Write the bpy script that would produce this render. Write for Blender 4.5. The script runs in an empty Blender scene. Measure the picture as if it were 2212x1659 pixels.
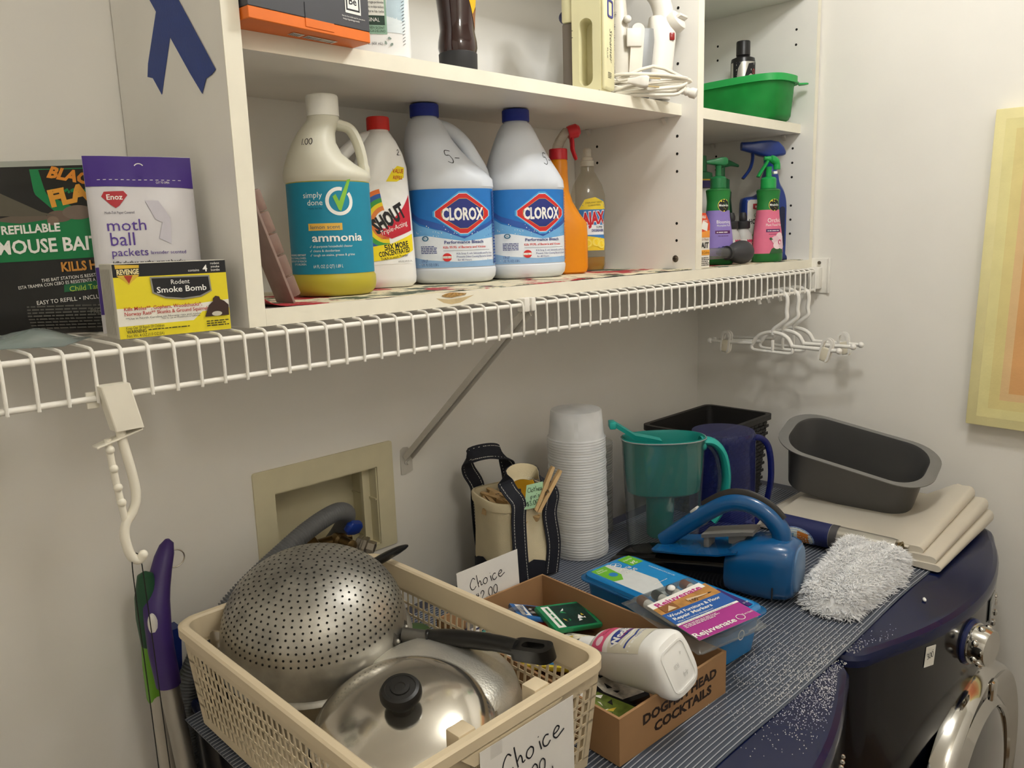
import bpy, bmesh, math, random
from mathutils import Vector, Matrix, Euler
random.seed(7)
S = bpy.context.scene
COL = S.collection
PI = math.pi

# ------------------------------------------------------------------ camera, world, light, exposure
cd = bpy.data.cameras.new('camera'); cam = bpy.data.objects.new('camera', cd); COL.objects.link(cam)
cd.sensor_width = 36.0; cd.lens = 27.752; cd.clip_start = 0.01
_R, _U, _F = (0.70732123, -0.70621816, -0.03086407), (0.14959117, 0.10686641, 0.98295577), (0.69088288, 0.69988248, -0.18123288)
cam.matrix_world = Matrix(((_R[0], _U[0], -_F[0], 0.0), (_R[1], _U[1], -_F[1], -1.131), (_R[2], _U[2], -_F[2], 1.585), (0, 0, 0, 1)))
S.camera = cam
w = bpy.data.worlds.new('world'); S.world = w; w.use_nodes = True
w.node_tree.nodes['Background'].inputs[0].default_value = (0.9, 0.8, 0.65, 1); w.node_tree.nodes['Background'].inputs[1].default_value = 0.02
S.view_settings.view_transform = 'Standard'; S.view_settings.look = 'None'
S.view_settings.gamma = 1.0; S.view_settings.use_curve_mapping = False
S.view_settings.exposure = 0.0
S.cycles.transparent_max_bounces = 32
LAMP_AT = (1.02, -0.74, 2.33); LAMP_WATTS = 36.0; LAMP_COL = (0.965, 0.985, 1.0)
FILL_LAMP_AT = (.30, -1.50, 2.33); FILL_LAMP_WATTS = 20.5

# ------------------------------------------------------------------ helpers
def lin(h):
    h = h.lstrip('#'); r = []
    for i in (0, 2, 4):
        c = int(h[i:i+2], 16)/255; r.append(c/12.92 if c <= .04045 else ((c+.055)/1.055)**2.4)
    return tuple(r)+(1,)
MATS = {}
def mat(name, col='#ffffff', r=.5, metal=0, spec=.5, var=.06, vs=30, bump=0, bs=200, coat=0, trans=0, emit=0, tl=0, ior=1.45):
    """principled material with procedural colour variation and fine relief; tl = share of light let through (milky plastic, cloth)"""
    if name in MATS: return MATS[name]
    m = bpy.data.materials.new(name); MATS[name] = m; m.use_nodes = True
    nt = m.node_tree; n = nt.nodes; l = nt.links; p = n['Principled BSDF']
    c = lin(col); p.inputs['Base Color'].default_value = c; p.inputs['Roughness'].default_value = r
    p.inputs['Metallic'].default_value = metal; p.inputs['Specular IOR Level'].default_value = spec; p.inputs['IOR'].default_value = ior
    p.inputs['Coat Weight'].default_value = coat; p.inputs['Transmission Weight'].default_value = trans
    if emit: p.inputs['Emission Color'].default_value = c; p.inputs['Emission Strength'].default_value = emit
    tc = n.new('ShaderNodeTexCoord')
    if var:
        no = n.new('ShaderNodeTexNoise'); no.inputs['Scale'].default_value = vs; no.inputs['Detail'].default_value = 5
        l.new(tc.outputs['Object'], no.inputs['Vector'])
        mr = n.new('ShaderNodeMapRange'); mr.inputs[1].default_value = .3; mr.inputs[2].default_value = .7
        mr.inputs[3].default_value = 1-var; mr.inputs[4].default_value = 1+var; l.new(no.outputs['Fac'], mr.inputs[0])
        mx = n.new('ShaderNodeMix'); mx.data_type = 'RGBA'; mx.blend_type = 'MULTIPLY'; mx.inputs['Factor'].default_value = 1
        mx.inputs['A'].default_value = c; l.new(mr.outputs[0], mx.inputs['B']); l.new(mx.outputs['Result'], p.inputs['Base Color'])
    if bump:
        nb = n.new('ShaderNodeTexNoise'); nb.inputs['Scale'].default_value = bs; nb.inputs['Detail'].default_value = 3
        l.new(tc.outputs['Object'], nb.inputs['Vector'])
        bm_ = n.new('ShaderNodeBump'); bm_.inputs['Strength'].default_value = bump; bm_.inputs['Distance'].default_value = .002
        l.new(nb.outputs['Fac'], bm_.inputs['Height']); l.new(bm_.outputs[0], p.inputs['Normal'])
    if tl:
        t = n.new('ShaderNodeBsdfTranslucent'); t.inputs[0].default_value = c
        ms = n.new('ShaderNodeMixShader'); ms.inputs[0].default_value = tl
        l.new(p.outputs[0], ms.inputs[1]); l.new(t.outputs[0], ms.inputs[2]); l.new(ms.outputs[0], n['Material Output'].inputs[0])
    return m
def clear(name, tint='#ffffff', body=.08, col='#ffffff', r=.08, gloss=1.0):
    """thin clear plastic: tinted see-through sheet, a little milky body, fresnel gloss"""
    if name in MATS: return MATS[name]
    m = bpy.data.materials.new(name); MATS[name] = m; m.use_nodes = True
    nt = m.node_tree; n = nt.nodes; l = nt.links; n.remove(n['Principled BSDF'])
    tr = n.new('ShaderNodeBsdfTransparent'); tr.inputs[0].default_value = lin(tint)
    df = n.new('ShaderNodeBsdfDiffuse'); df.inputs[0].default_value = lin(col)
    tn = n.new('ShaderNodeBsdfTranslucent'); tn.inputs[0].default_value = lin(col)
    dm = n.new('ShaderNodeMixShader'); dm.inputs[0].default_value = .4; l.new(df.outputs[0], dm.inputs[1]); l.new(tn.outputs[0], dm.inputs[2])
    gl = n.new('ShaderNodeBsdfGlossy'); gl.inputs['Roughness'].default_value = r
    tc = n.new('ShaderNodeTexCoord'); no = n.new('ShaderNodeTexNoise'); no.inputs['Scale'].default_value = 14
    l.new(tc.outputs['Object'], no.inputs['Vector'])
    mr = n.new('ShaderNodeMapRange'); mr.inputs[1].default_value = .3; mr.inputs[2].default_value = .7
    mr.inputs[3].default_value = body*.75; mr.inputs[4].default_value = body*1.25; l.new(no.outputs['Fac'], mr.inputs[0])
    m1 = n.new('ShaderNodeMixShader'); l.new(mr.outputs[0], m1.inputs[0]); l.new(tr.outputs[0], m1.inputs[1]); l.new(dm.outputs[0], m1.inputs[2])
    fr = n.new('ShaderNodeLayerWeight'); pw = n.new('ShaderNodeMath'); pw.operation = 'POWER'; pw.inputs[1].default_value = 3.5; l.new(fr.outputs['Facing'], pw.inputs[0])
    mu = n.new('ShaderNodeMath'); mu.operation = 'MULTIPLY_ADD'; mu.inputs[1].default_value = .45*gloss; mu.inputs[2].default_value = .035*gloss; l.new(pw.outputs[0], mu.inputs[0])
    m2 = n.new('ShaderNodeMixShader'); l.new(mu.outputs[0], m2.inputs[0]); l.new(m1.outputs[0], m2.inputs[1]); l.new(gl.outputs[0], m2.inputs[2])
    l.new(m2.outputs[0], n['Material Output'].inputs[0])
    return m
def ink(col, r=.55): return mat('print_'+col.strip('#'), col, r, var=.03, vs=80)

def superpt(t, a, b, n):
    c, s = math.cos(t), math.sin(t)
    return (a*math.copysign(abs(c)**(2/n), c), b*math.copysign(abs(s)**(2/n), s))
def rrect(a, b, r, k=5, cx=0, cy=0):
    """rounded rectangle outline, half sizes a x b"""
    r = min(r, a, b); pts = []
    for (sx, sy, t0) in ((1, -1, -PI/2), (1, 1, 0), (-1, 1, PI/2), (-1, -1, PI)):
        for i in range(k+1):
            t = t0+PI/2*i/k
            pts.append((cx+sx*(a-r)+r*math.cos(t), cy+sy*(b-r)+r*math.sin(t)))
    return pts
def circ(r, n=24, cx=0, cy=0, ry=None): return [(cx+r*math.cos(2*PI*i/n), cy+(ry or r)*math.sin(2*PI*i/n)) for i in range(n)]
def catmull(pts, k=6, closed=False):
    P = [Vector(p) for p in pts]; out = []; n = len(P)
    for i in range(n if closed else n-1):
        p0 = P[(i-1) % n] if closed or i > 0 else P[0]; p1 = P[i]; p2 = P[(i+1) % n]
        p3 = P[(i+2) % n] if closed or i+2 < n else P[-1]
        for j in range(k):
            t = j/k; out.append(.5*((2*p1)+(p2-p0)*t+(2*p0-5*p1+4*p2-p3)*t*t+(3*p1-p0-3*p2+p3)*t**3))
    if not closed: out.append(P[-1])
    return out

class MB:
    def __init__(s): s.v = []; s.f = []; s.m = []; s.mats = []; s.cur = 0
    def use(s, m):
        if m not in s.mats: s.mats.append(m)
        s.cur = s.mats.index(m); return s
    def add(s, vs, fs, M=None):
        o = len(s.v)
        s.v += [tuple(M @ Vector(p)) if M else tuple(p) for p in vs]
        for f in fs: s.f.append(tuple(i+o for i in f)); s.m.append(s.cur)
        return s
    def bm(s, b, M=None):
        b.verts.index_update()
        s.add([v.co.copy() for v in b.verts], [[v.index for v in f.verts] for f in b.faces], M); b.free(); return s
    def box(s, x0, x1, y0, y1, z0, z1, bev=0, seg=2, M=None):
        b = bmesh.new(); bmesh.ops.create_cube(b, size=1)
        for v in b.verts: v.co = ((x0+x1)/2+v.co.x*(x1-x0), (y0+y1)/2+v.co.y*(y1-y0), (z0+z1)/2+v.co.z*(z1-z0))
        if bev: bmesh.ops.bevel(b, geom=b.edges[:], offset=bev, segments=seg, profile=.5, affect='EDGES')
        return s.bm(b, M)
    def loft(s, rings, cap0=True, cap1=True, close=False, M=None):
        n = len(rings[0]); vs = [p for r in rings for p in r]; fs = []
        R = len(rings)
        for i in range(R if close else R-1):
            j = (i+1) % R
            for k in range(n):
                fs.append((i*n+k, i*n+(k+1) % n, j*n+(k+1) % n, j*n+k))
        if not close:
            if cap0: fs.append(tuple(reversed(range(n))))
            if cap1: fs.append(tuple((R-1)*n+k for k in range(n)))
        return s.add(vs, fs, M)
    def lathe(s, prof, n=32, cap0=True, cap1=True, M=None):
        return s.loft([[(r*math.cos(2*PI*k/n), r*math.sin(2*PI*k/n), z) for k in range(n)] for r, z in prof], cap0, cap1, M=M)
    def tube(s, path, r, n=8, closed=False, caps=True, M=None, flat=None, up=None):
        """tube along a path; r number or list; flat=(w,h) gives an elliptic section; up fixes the section's second axis"""
        P = [Vector(p) for p in path]; N = len(P); rings = []; T = []
        for i in range(N):
            a = P[(i-1) % N] if closed or i else P[0]; b = P[(i+1) % N] if closed or i < N-1 else P[-1]
            t = (b-a); T.append(t.normalized() if t.length > 1e-9 else Vector((0, 0, 1)))
        u = None
        for i in range(N):
            t = T[i]
            if up is not None: u = Vector(up)-t*t.dot(Vector(up)); u.normalize()
            elif u is None:
                u = t.orthogonal().normalized()
            else:
                u = (u-t*t.dot(u)); u.normalize()
            wv = t.cross(u); rr = r[i] if isinstance(r, (list, tuple)) else r
            fw, fh = flat if flat else (1, 1)
            rings.append([P[i]+wv*(math.cos(2*PI*k/n)*rr*fw)+u*(math.sin(2*PI*k/n)*rr*fh) for k in range(n)])
        return s.loft(rings, caps, caps, closed, M)
    def ribbon(s, path, w, th, up, M=None):
        """flat strap along a path; up = direction across its width"""
        P = [Vector(p) for p in path]; N = len(P); rings = []
        for i in range(N):
            t = (P[min(i+1, N-1)]-P[max(i-1, 0)]).normalized()
            U = Vector(up[i]) if isinstance(up, list) else Vector(up)
            U = (U-t*t.dot(U)).normalized(); nn = t.cross(U)
            rings.append([P[i]-U*w/2-nn*th/2, P[i]+U*w/2-nn*th/2, P[i]+U*w/2+nn*th/2, P[i]-U*w/2+nn*th/2])
        return s.loft(rings, M=M)
    def prism(s, poly, d0, d1, ax='z', M=None):
        """outline extruded: ax z -> (x,y) outline; y -> (x,z) outline extruded in y; x -> (y,z)"""
        def P(p, d): return (p[0], p[1], d) if ax == 'z' else ((p[0], d, p[1]) if ax == 'y' else (d, p[0], p[1]))
        return s.loft([[P(p, d0) for p in poly], [P(p, d1) for p in poly]], M=M)
    def frame(s, outer, inner, d0, d1, ax='z', M=None):
        """plate with a hole: outer and inner outlines with the same number of points"""
        def P(p, d): return (p[0], p[1], d) if ax == 'z' else ((p[0], d, p[1]) if ax == 'y' else (d, p[0], p[1]))
        return s.loft([[P(p, d0) for p in outer], [P(p, d1) for p in outer], [P(p, d1) for p in inner], [P(p, d0) for p in inner]], close=True, M=M)
    def ball(s, c, r, n=12, sz=1, M=None):
        m = n//2
        return s.lathe([(r*math.sin(PI*i/m) if 0 < i < m else r*.02, c[2]-r*sz*math.cos(PI*i/m)) for i in range(m+1)], n, M=(M or Matrix())@Matrix.Translation((c[0], c[1], 0)))
def link(name, me, parent=None, loc=(0, 0, 0), rot=(0, 0, 0)):
    o = bpy.data.objects.new(name, me); COL.objects.link(o); o.parent = parent; o.location = loc; o.rotation_euler = rot; return o
def obj(name, mb, m=None, parent=None, smooth=True, ang=38, loc=(0, 0, 0), rot=(0, 0, 0)):
    me = bpy.data.meshes.new(name); me.from_pydata(mb.v, [], mb.f)
    ms = mb.mats if mb.mats else []
    if m is not None: ms = [m]
    for x in ms: me.materials.append(x)
    if m is None: me.polygons.foreach_set('material_index', mb.m)
    b = bmesh.new(); b.from_mesh(me); bmesh.ops.recalc_face_normals(b, faces=b.faces[:]); b.to_mesh(me); b.free()
    me.polygons.foreach_set('use_smooth', [smooth]*len(me.polygons))
    if smooth: me.set_sharp_from_angle(angle=math.radians(ang))
    me.update()
    return link(name, me, parent, loc, rot)
def tag(o, label, cat, group=None):
    o['label'] = label; o['category'] = cat
    if group: o['group'] = group
    return o
def thing(name, label, cat, loc=(0, 0, 0), rz=0, group=None, rot=None):
    o = link(name, None, None, loc, rot or (0, 0, math.radians(rz))); o.empty_display_size = .02
    return tag(o, label, cat, group)
def struct(o): o['kind'] = 'structure'; return o
def plabel(o, s): o['label'] = s; return o

# ---- lettering, decals
_TX = {}
def textmesh(s, bold=0.0):
    k = (s, bold)
    if k not in _TX:
        cu = bpy.data.curves.new('t', 'FONT'); cu.body = s; cu.size = 1; cu.resolution_u = 2; cu.offset = bold; cu.fill_mode = 'FRONT'
        o = bpy.data.objects.new('t', cu); COL.objects.link(o)
        dg = bpy.context.evaluated_depsgraph_get(); me = bpy.data.meshes.new_from_object(o.evaluated_get(dg))
        vs = [(v.co.x, v.co.y) for v in me.vertices]; fs = [tuple(p.vertices) for p in me.polygons]
        bpy.data.objects.remove(o); bpy.data.curves.remove(cu); bpy.data.meshes.remove(me)
        xs = [v[0] for v in vs] or [0]; _TX[k] = (vs, fs, min(xs), max(xs))
    return _TX[k]
HAND = {'C': [[(.75, .8), (.5, .98), (.2, .75), (.05, .4), (.2, .08), (.5, .02), (.8, .2)]], 'h': [[(.15, 1.1), (.22, .5), (.3, .0)], [(.27, .3), (.5, .5), (.62, .35), (.66, .08), (.85, .12)]],
 'o': [[(.5, .55), (.2, .45), (.12, .2), (.35, .02), (.62, .15), (.66, .4), (.45, .56)]], 'i': [[(.3, .5), (.36, .25), (.42, .02)], [(.24, .75), (.27, .72)]],
 'c': [[(.6, .48), (.35, .55), (.12, .35), (.18, .08), (.45, .0), (.7, .14)]], 'e': [[(.1, .28), (.45, .32), (.62, .45), (.45, .58), (.2, .45), (.12, .2), (.35, .02), (.75, .12), (1.0, .2)]],
 'a': [[(.62, .45), (.35, .55), (.12, .3), (.25, .04), (.55, .2), (.65, .45), (.66, .15), (.8, .03)]], '$': [[(.6, .75), (.3, .85), (.15, .65), (.55, .45), (.6, .2), (.3, .1), (.1, .25)], [(.42, 1.0), (.38, -.05)]],
 '2': [[(.1, .7), (.3, .95), (.6, .85), (.6, .6), (.3, .3), (.1, .05), (.4, .08), (.75, .02)]], '0': [[(.45, .95), (.15, .75), (.1, .3), (.35, .0), (.65, .2), (.7, .7), (.45, .95)]],
 '.': [[(.1, .1), (.3, .04)]], 'l': [[(.3, 1.0), (.3, .4), (.38, .02)]], 't': [[(.35, .95), (.35, .35), (.45, .02)], [(.1, .65), (.65, .7)]],
 's': [[(.6, .5), (.3, .55), (.25, .38), (.55, .22), (.45, .02), (.1, .06)]], 'p': [[(.2, .5), (.2, -.4)], [(.2, .4), (.5, .55), (.65, .3), (.4, .05), (.2, .12)]],
 'n': [[(.15, .5), (.18, .0)], [(.18, .35), (.45, .55), (.62, .35), (.64, .0)]], "'": [[(.2, .95), (.15, .75)]], '3': [[(.1, .85), (.4, .98), (.6, .8), (.35, .55), (.65, .35), (.5, .05), (.1, .08)]],
 '1': [[(.4, 1.0), (.3, .5), (.22, .0)]], '5': [[(.7, .95), (.2, .95), (.15, .6), (.5, .6), (.65, .3), (.45, .02), (.08, .1)]], '-': [[(.1, .45), (.6, .48)]], '#': [[(.3, .9), (.25, .1)], [(.55, .9), (.5, .1)], [(.1, .65), (.7, .65)], [(.1, .35), (.7, .35)]]}
class Decal:
    """flat print laid on a surface: f(u, v, lift) -> 3d point; every shape is a polygon patch of the label's own mesh"""
    def __init__(s, f, step=.00006, base=.0003, maxe=.007): s.f = f; s.mb = MB(); s.k = 0; s.step = step; s.base = base; s.maxe = maxe
    def patch(s, vs, fs, m):
        s.mb.use(m); b = bmesh.new(); V = [b.verts.new((x, y, 0)) for x, y in vs]
        for f in fs:
            try: b.faces.new([V[i] for i in f])
            except ValueError: pass
        if len(b.faces) and s.maxe:
            for _ in range(5):
                bmesh.ops.triangulate(b, faces=[f for f in b.faces if len(f.verts) > 3])
                E = [e for e in b.edges if e.calc_length() > s.maxe]
                if not E: break
                bmesh.ops.subdivide_edges(b, edges=E, cuts=1)
            bmesh.ops.triangulate(b, faces=[f for f in b.faces if len(f.verts) > 3])
        lift = s.base+s.k*s.step; s.k += 1
        for v in b.verts: v.co = s.f(v.co.x, v.co.y, lift)
        s.mb.bm(b); return s
    def poly(s, pts, m):
        return s.patch(pts, [tuple(range(len(pts)))], m)
    def rect(s, x0, y0, x1, y1, m): return s.poly([(x0, y0), (x1, y0), (x1, y1), (x0, y1)], m)
    def ell(s, cx, cy, rx, ry, m, n=24): return s.poly(circ(rx, n, cx, cy, ry), m)
    def ring(s, cx, cy, r0, r1, m, t0=0, t1=360, n=28, sy=1):
        vs = []; 
        for i in range(n+1):
            t = math.radians(t0+(t1-t0)*i/n); vs += [(cx+r0*math.cos(t), cy+sy*r0*math.sin(t)), (cx+r1*math.cos(t), cy+sy*r1*math.sin(t))]
        return s.patch(vs, [(2*i, 2*i+1, 2*i+3, 2*i+2) for i in range(n)], m)
    def text(s, t, x, y, h, m, al='c', wd=None, bold=0, shear=0, rot=0):
        """h = capital height; wd = wanted width"""
        vs, fs, a, b = textmesh(t, bold)
        if b-a < 1e-6: return s
        k = h/.73; kx = wd/(b-a) if wd else k; W = (b-a)*kx; x0 = {'l': 0, 'c': -W/2, 'r': -W}[al]
        c, sn = math.cos(math.radians(rot)), math.sin(math.radians(rot)); out = []
        for vx, vy in vs:
            px = x0+(vx-a)*kx+shear*vy*k; py = vy*k; out.append((x+px*c-py*sn, y+px*sn+py*c))
        return s.patch(out, fs, m)
    def stroke(s, pts, wd, m):
        P = [Vector((p[0], p[1], 0)) for p in pts]; vs = []
        for i in range(len(P)):
            t = (P[min(i+1, len(P)-1)]-P[max(i-1, 0)]); t = t.normalized() if t.length > 1e-9 else Vector((1, 0, 0))
            n_ = Vector((-t.y, t.x, 0))*wd/2; vs += [(P[i]+n_)[:2], (P[i]-n_)[:2]]
        return s.patch(vs, [(2*i, 2*i+1, 2*i+3, 2*i+2) for i in range(len(P)-1)], m)
    def hand(s, t, x, y, h, wd, m, adv=.8, rot=0, slant=0):
        """handwriting with a felt pen"""
        c, sn = math.cos(math.radians(rot)), math.sin(math.radians(rot)); px = 0
        for ch in t:
            if ch == ' ': px += h*.5; continue
            for st in HAND[ch]:
                q = [p for p in catmull([(a, b, 0) for a, b in st], 4)] if len(st) > 2 else [Vector((a, b, 0)) for a, b in st]
                pts = []
                for p in q:
                    X_ = px+(p.x+slant*p.y)*h*.8; Y_ = p.y*h; pts.append((x+X_*c-Y_*sn, y+X_*sn+Y_*c))
                s.stroke(pts, wd, m)
            px += h*adv*(.45 if ch in ".'il1" else .85)
        return s
    def smalltext(s, x, y, wd, lines, h, m, gap=1.6):
        """rows of print too small to read: broken dashes the length of words"""
        for i in range(lines):
            px = x; yy = y-i*h*gap
            vs = []; fs = []
            while px < x+wd*random.uniform(.82, 1):
                L = h*random.uniform(1.2, 4.5); L = min(L, x+wd-px)
                if L < h*.4: break
                o = len(vs); vs += [(px, yy), (px+L, yy), (px+L, yy+h*.7), (px, yy+h*.7)]; fs.append((o, o+1, o+2, o+3)); px += L+h*.6
            s.patch(vs, fs, m); s.k -= 1
        s.k += 1; return s
    def done(s, parent, name='label', lab=None):
        o = obj(name, s.mb, None, parent, smooth=True, ang=80)
        if lab: o['label'] = lab
        return o
def flat(o, ux, uy):
    o, ux, uy = Vector(o), Vector(ux).normalized(), Vector(uy).normalized(); n = ux.cross(uy)
    return lambda u, v, d: o+ux*u+uy*v+n*d

class Bottle:
    """lofted body from (z, a, b, n, cx, cy) sections: superellipse half-widths a (local x), b (local y); local -y is the front"""
    def __init__(s, secs, n=48):
        s.s = [tuple(q)+(2.0, 0.0, 0.0)[len(q)-3:] if len(q) < 6 else tuple(q) for q in secs]; s.n = n; s.c = {}
    def at(s, z):
        q = s.s
        if z <= q[0][0]: return q[0][1:]
        for i in range(len(q)-1):
            if z <= q[i+1][0]:
                t = (z-q[i][0])/max(1e-9, q[i+1][0]-q[i][0]); return tuple(q[i][k]+(q[i+1][k]-q[i][k])*t for k in range(1, 6))
        return q[-1][1:]
    def rings(s):
        R = []
        for z, a, b, n, cx, cy in s.s:
            R.append([(cx+p[0], cy+p[1], z) for p in (superpt(2*PI*i/s.n, a, b, n) for i in range(s.n))])
        return R
    def mesh(s, mb=None, cap1=True): mb = mb or MB(); return mb.loft(s.rings(), True, cap1)
    def surf(s, u, z, d):
        a, b, n, cx, cy = s.at(z); key = (round(a, 5), round(b, 5), round(n, 2))
        if key not in s.c:
            N = 120; tab = [(0, -PI/2)]; acc = 0; p0 = superpt(-PI/2, a, b, n)
            for i in range(1, N+1):
                t = -PI/2+PI*i/N; p = superpt(t, a, b, n); acc += math.hypot(p[0]-p0[0], p[1]-p0[1]); tab.append((acc, t)); p0 = p
            s.c[key] = tab
        tab = s.c[key]; au = min(abs(u), tab[-1][0]-1e-6); t = tab[-1][1]
        lo, hi = 0, len(tab)-1
        while hi-lo > 1:
            mid = (lo+hi)//2
            if tab[mid][0] <= au: lo = mid
            else: hi = mid
        t = tab[lo][1]+(tab[hi][1]-tab[lo][1])*(au-tab[lo][0])/max(1e-9, tab[hi][0]-tab[lo][0])
        p = superpt(t, a, b, n); e = 1e-3; q1 = superpt(t+e, a, b, n); q0 = superpt(t-e, a, b, n)
        tx, ty = q1[0]-q0[0], q1[1]-q0[1]; L = math.hypot(tx, ty) or 1; nx, ny = ty/L, -tx/L
        sx = 1 if u >= 0 else -1
        return Vector((cx+sx*(p[0]+nx*d), cy+p[1]+ny*d, z))
def copy_tree(o, parent=None):
    c = o.copy(); COL.objects.link(c); c.parent = parent
    for ch in list(o.children): copy_tree(ch, c)
    return c
# ------------------------------------------------------------------ the room
XR, XL, YF, ZC = 1.815, -.5, -1.8, 2.44
wallm = mat('wall_paint', '#f0ece4', .65, var=.025, vs=5, bump=.06, bs=120)
def wallbox(name, *a, m=wallm): return struct(obj(name, MB().box(*a), m, smooth=False))
# back wall with the opening for the washer outlet box
OX0, OX1, OZ0, OZ1 = .574, .773, 1.053, 1.198
m = MB()
for a in ((XL-.1, OX0, 0, .1, 0, ZC), (OX1, XR+.1, 0, .1, 0, ZC), (OX0, OX1, 0, .1, 0, OZ0), (OX0, OX1, 0, .1, OZ1, ZC)): m.box(*a)
struct(obj('wall_back', m, wallm, smooth=False))
wallbox('wall_right', XR, XR+.1, YF-.1, 0, 0, ZC)
wallbox('wall_left', XL-.1, XL, YF-.1, 0, 0, ZC)
wallbox('wall_front', XL, XR, YF-.1, YF, 0, ZC)
wallbox('ceiling', XL-.1, XR+.1, YF-.1, .1, ZC, ZC+.1, m=mat('ceiling_paint', '#f0ece2', .8, var=.02))
fm = mat('floor_wood', '#8f7454', .4, var=.25, vs=9, bump=.05)
fl = struct(obj('floor', MB().box(XL-.1, XR+.1, YF-.1, .1, -.05, -.001), mat('floor_joint', '#3a2a1a', .7), smooth=False))
pm = None
for i in range(13):
    y0 = YF+i*.13
    p = obj('plank', MB().box(XL, XR, 0, .128, 0, .006, .001, 1), fm, fl, smooth=False, loc=(0, y0, -.003)) if pm is None else link('plank', pm, fl, (0, y0, -.003))
    pm = p.data
bb = mat('trim_white', '#efeae0', .45)
struct(obj('baseboard_back', MB().box(XL, XR, -.012, -.0005, .004, .09, .002, 1), bb)); struct(obj('baseboard_right', MB().box(XR-.012, XR-.0005, YF, -.013, .004, .09, .002, 1), bb))
# ceiling lamp: a bare bulb fixture outside the frame that lights the room; the second is an added fill
def ceiling_lamp(at, watts, size, label):
  lt = thing('ceiling_lamp', label, 'lamp', (at[0], at[1], ZC))
  obj('base', MB().lathe([(.01, 0), (.075, 0), (.07, -.02), (.03, -.03), (.022, -.045), (.01, -.045)], 32), bb, lt)
  obj('bulb', MB().ball((0, 0, at[2]-ZC), size*.8, 20), mat('bulb_glow', '#fff0d0', .5, emit=14, var=0), lt)
  ld = bpy.data.lights.new('lamp_light', 'POINT'); ld.energy = watts; ld.color = LAMP_COL; ld.shadow_soft_size = size
  lo = bpy.data.objects.new('lamp_light', ld); COL.objects.link(lo); lo.parent = lt; lo.location = (0, 0, at[2]-ZC)
ceiling_lamp(LAMP_AT, LAMP_WATTS, .055, 'round white ceiling lamp with bare bulb above the dryer')
ceiling_lamp(FILL_LAMP_AT, FILL_LAMP_WATTS, .085, 'added unseen fill lamp with round white base and large globe')  # added fill lamp, out of view, lifts the left wall and shaded cabinet

# ------------------------------------------------------------------ cabinet standing on the wire shelf
mel = mat('white_melamine', '#eeebe4', .32, var=.02, vs=12)
edge = mat('edge_band', '#f1ebd9', .4, var=.03, vs=25)
CX0, CX1, CY, CZ0, CZ1 = .409, 1.811, -.305, 1.4962, 2.30
cab = thing('wall_cabinet', 'white open melamine cabinet of two bays standing on the wire shelf', 'cabinet', (0, 0, 0))
def board(name, x0, x1, y0, y1, z0, z1, parent=cab):
    m = MB().use(mel).box(x0, x1, y0+.0012, y1, z0, z1); m.use(edge).box(x0, x1, y0, y0+.0012, z0, z1); return obj(name, m, None, parent, smooth=False)
left = board('side_panel', CX0, .4295, CY, -.003, CZ0, CZ1)
right = board('side_panel', 1.797, CX1, CY, -.003, CZ0, CZ1)
div = board('divider', 1.315, 1.335, CY, -.009, 1.5157, 2.28)
board('bottom_board', .4297, 1.7968, CY, -.003, CZ0, 1.5155)
board('top_board', .4297, 1.7968, CY, -.003, 2.28, CZ1)
obj('back_panel', MB().box(.4297, 1.7968, -.008, -.0035, 1.5157, 2.2798), mel, cab, smooth=False)
board('shelf', .4300, 1.3147, -.271, -.0085, 1.8005, 1.8205)
board('shelf', .4300, 1.3147, -.271, -.0085, 2.09, 2.11)
board('shelf', 1.3353, 1.7965, -.2735, -.0085, 1.8005, 1.8205)
board('shelf', 1.3353, 1.7965, -.28, -.0085, 2.09, 2.11)
holem = mat('drilled_hole', '#161310', .9)
hm = None
def hole(parent, x, y, z):
    global hm
    if hm is None:
        hm = obj('peg_hole', MB().lathe([(.0001, 0), (.0027, 0), (.0027, .0004), (.0001, .0004)], 12), holem, parent, loc=(x, y, z), rot=(0, -PI/2, 0)).data
    else: link('peg_hole', hm, parent, (x, y, z), (0, -PI/2, 0))
for y, ks in ((-.262, (-6, -5, -2, -1, 0, 3, 4, 7, 8)), (-.069, (-1, 0))):
    for k in ks: hole(div, 1.315, y, 1.7646+.0322*k)
for y in (-.256, -.057):
    for k in (-6, -5, -4, -2, -1, 0, 7, 8): hole(right, 1.797, y, 1.7692+.0322*k)
pinm = mat('clear_pin', '#d8d4cc', .3)
for (x, y, z, s) in ((1.3145, -.235, 1.8, -1), (1.3145, -.05, 1.8, -1), (1.7965, -.235, 1.8, -1), (1.7965, -.05, 1.8, -1), (1.3355, -.06, 1.8, 1)):
    obj('shelf_pin', MB().prism([(0, 0), (s*.009, 0), (s*.009, -.002), (0, -.012)], -.004, .004, 'y'), pinm, cab, smooth=False, loc=(x, y, z))
sc = obj('screw', MB().lathe([(.0002, .0022), (.004, .0018), (.0068, 0), (.0068, -.0006), (.0002, -.0006)][::-1], 20), mat('grey_screw', '#6f675c', .45, .8), div, loc=(1.315, -.2595, 1.5366), rot=(0, -PI/2, 0))
m = MB().box(-.004, .004, -.0006, .0006, .0018, .0025).box(-.0006, .0006, -.004, .004, .0018, .0025)
obj('cross_slot', m, holem, sc, smooth=False)
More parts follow.
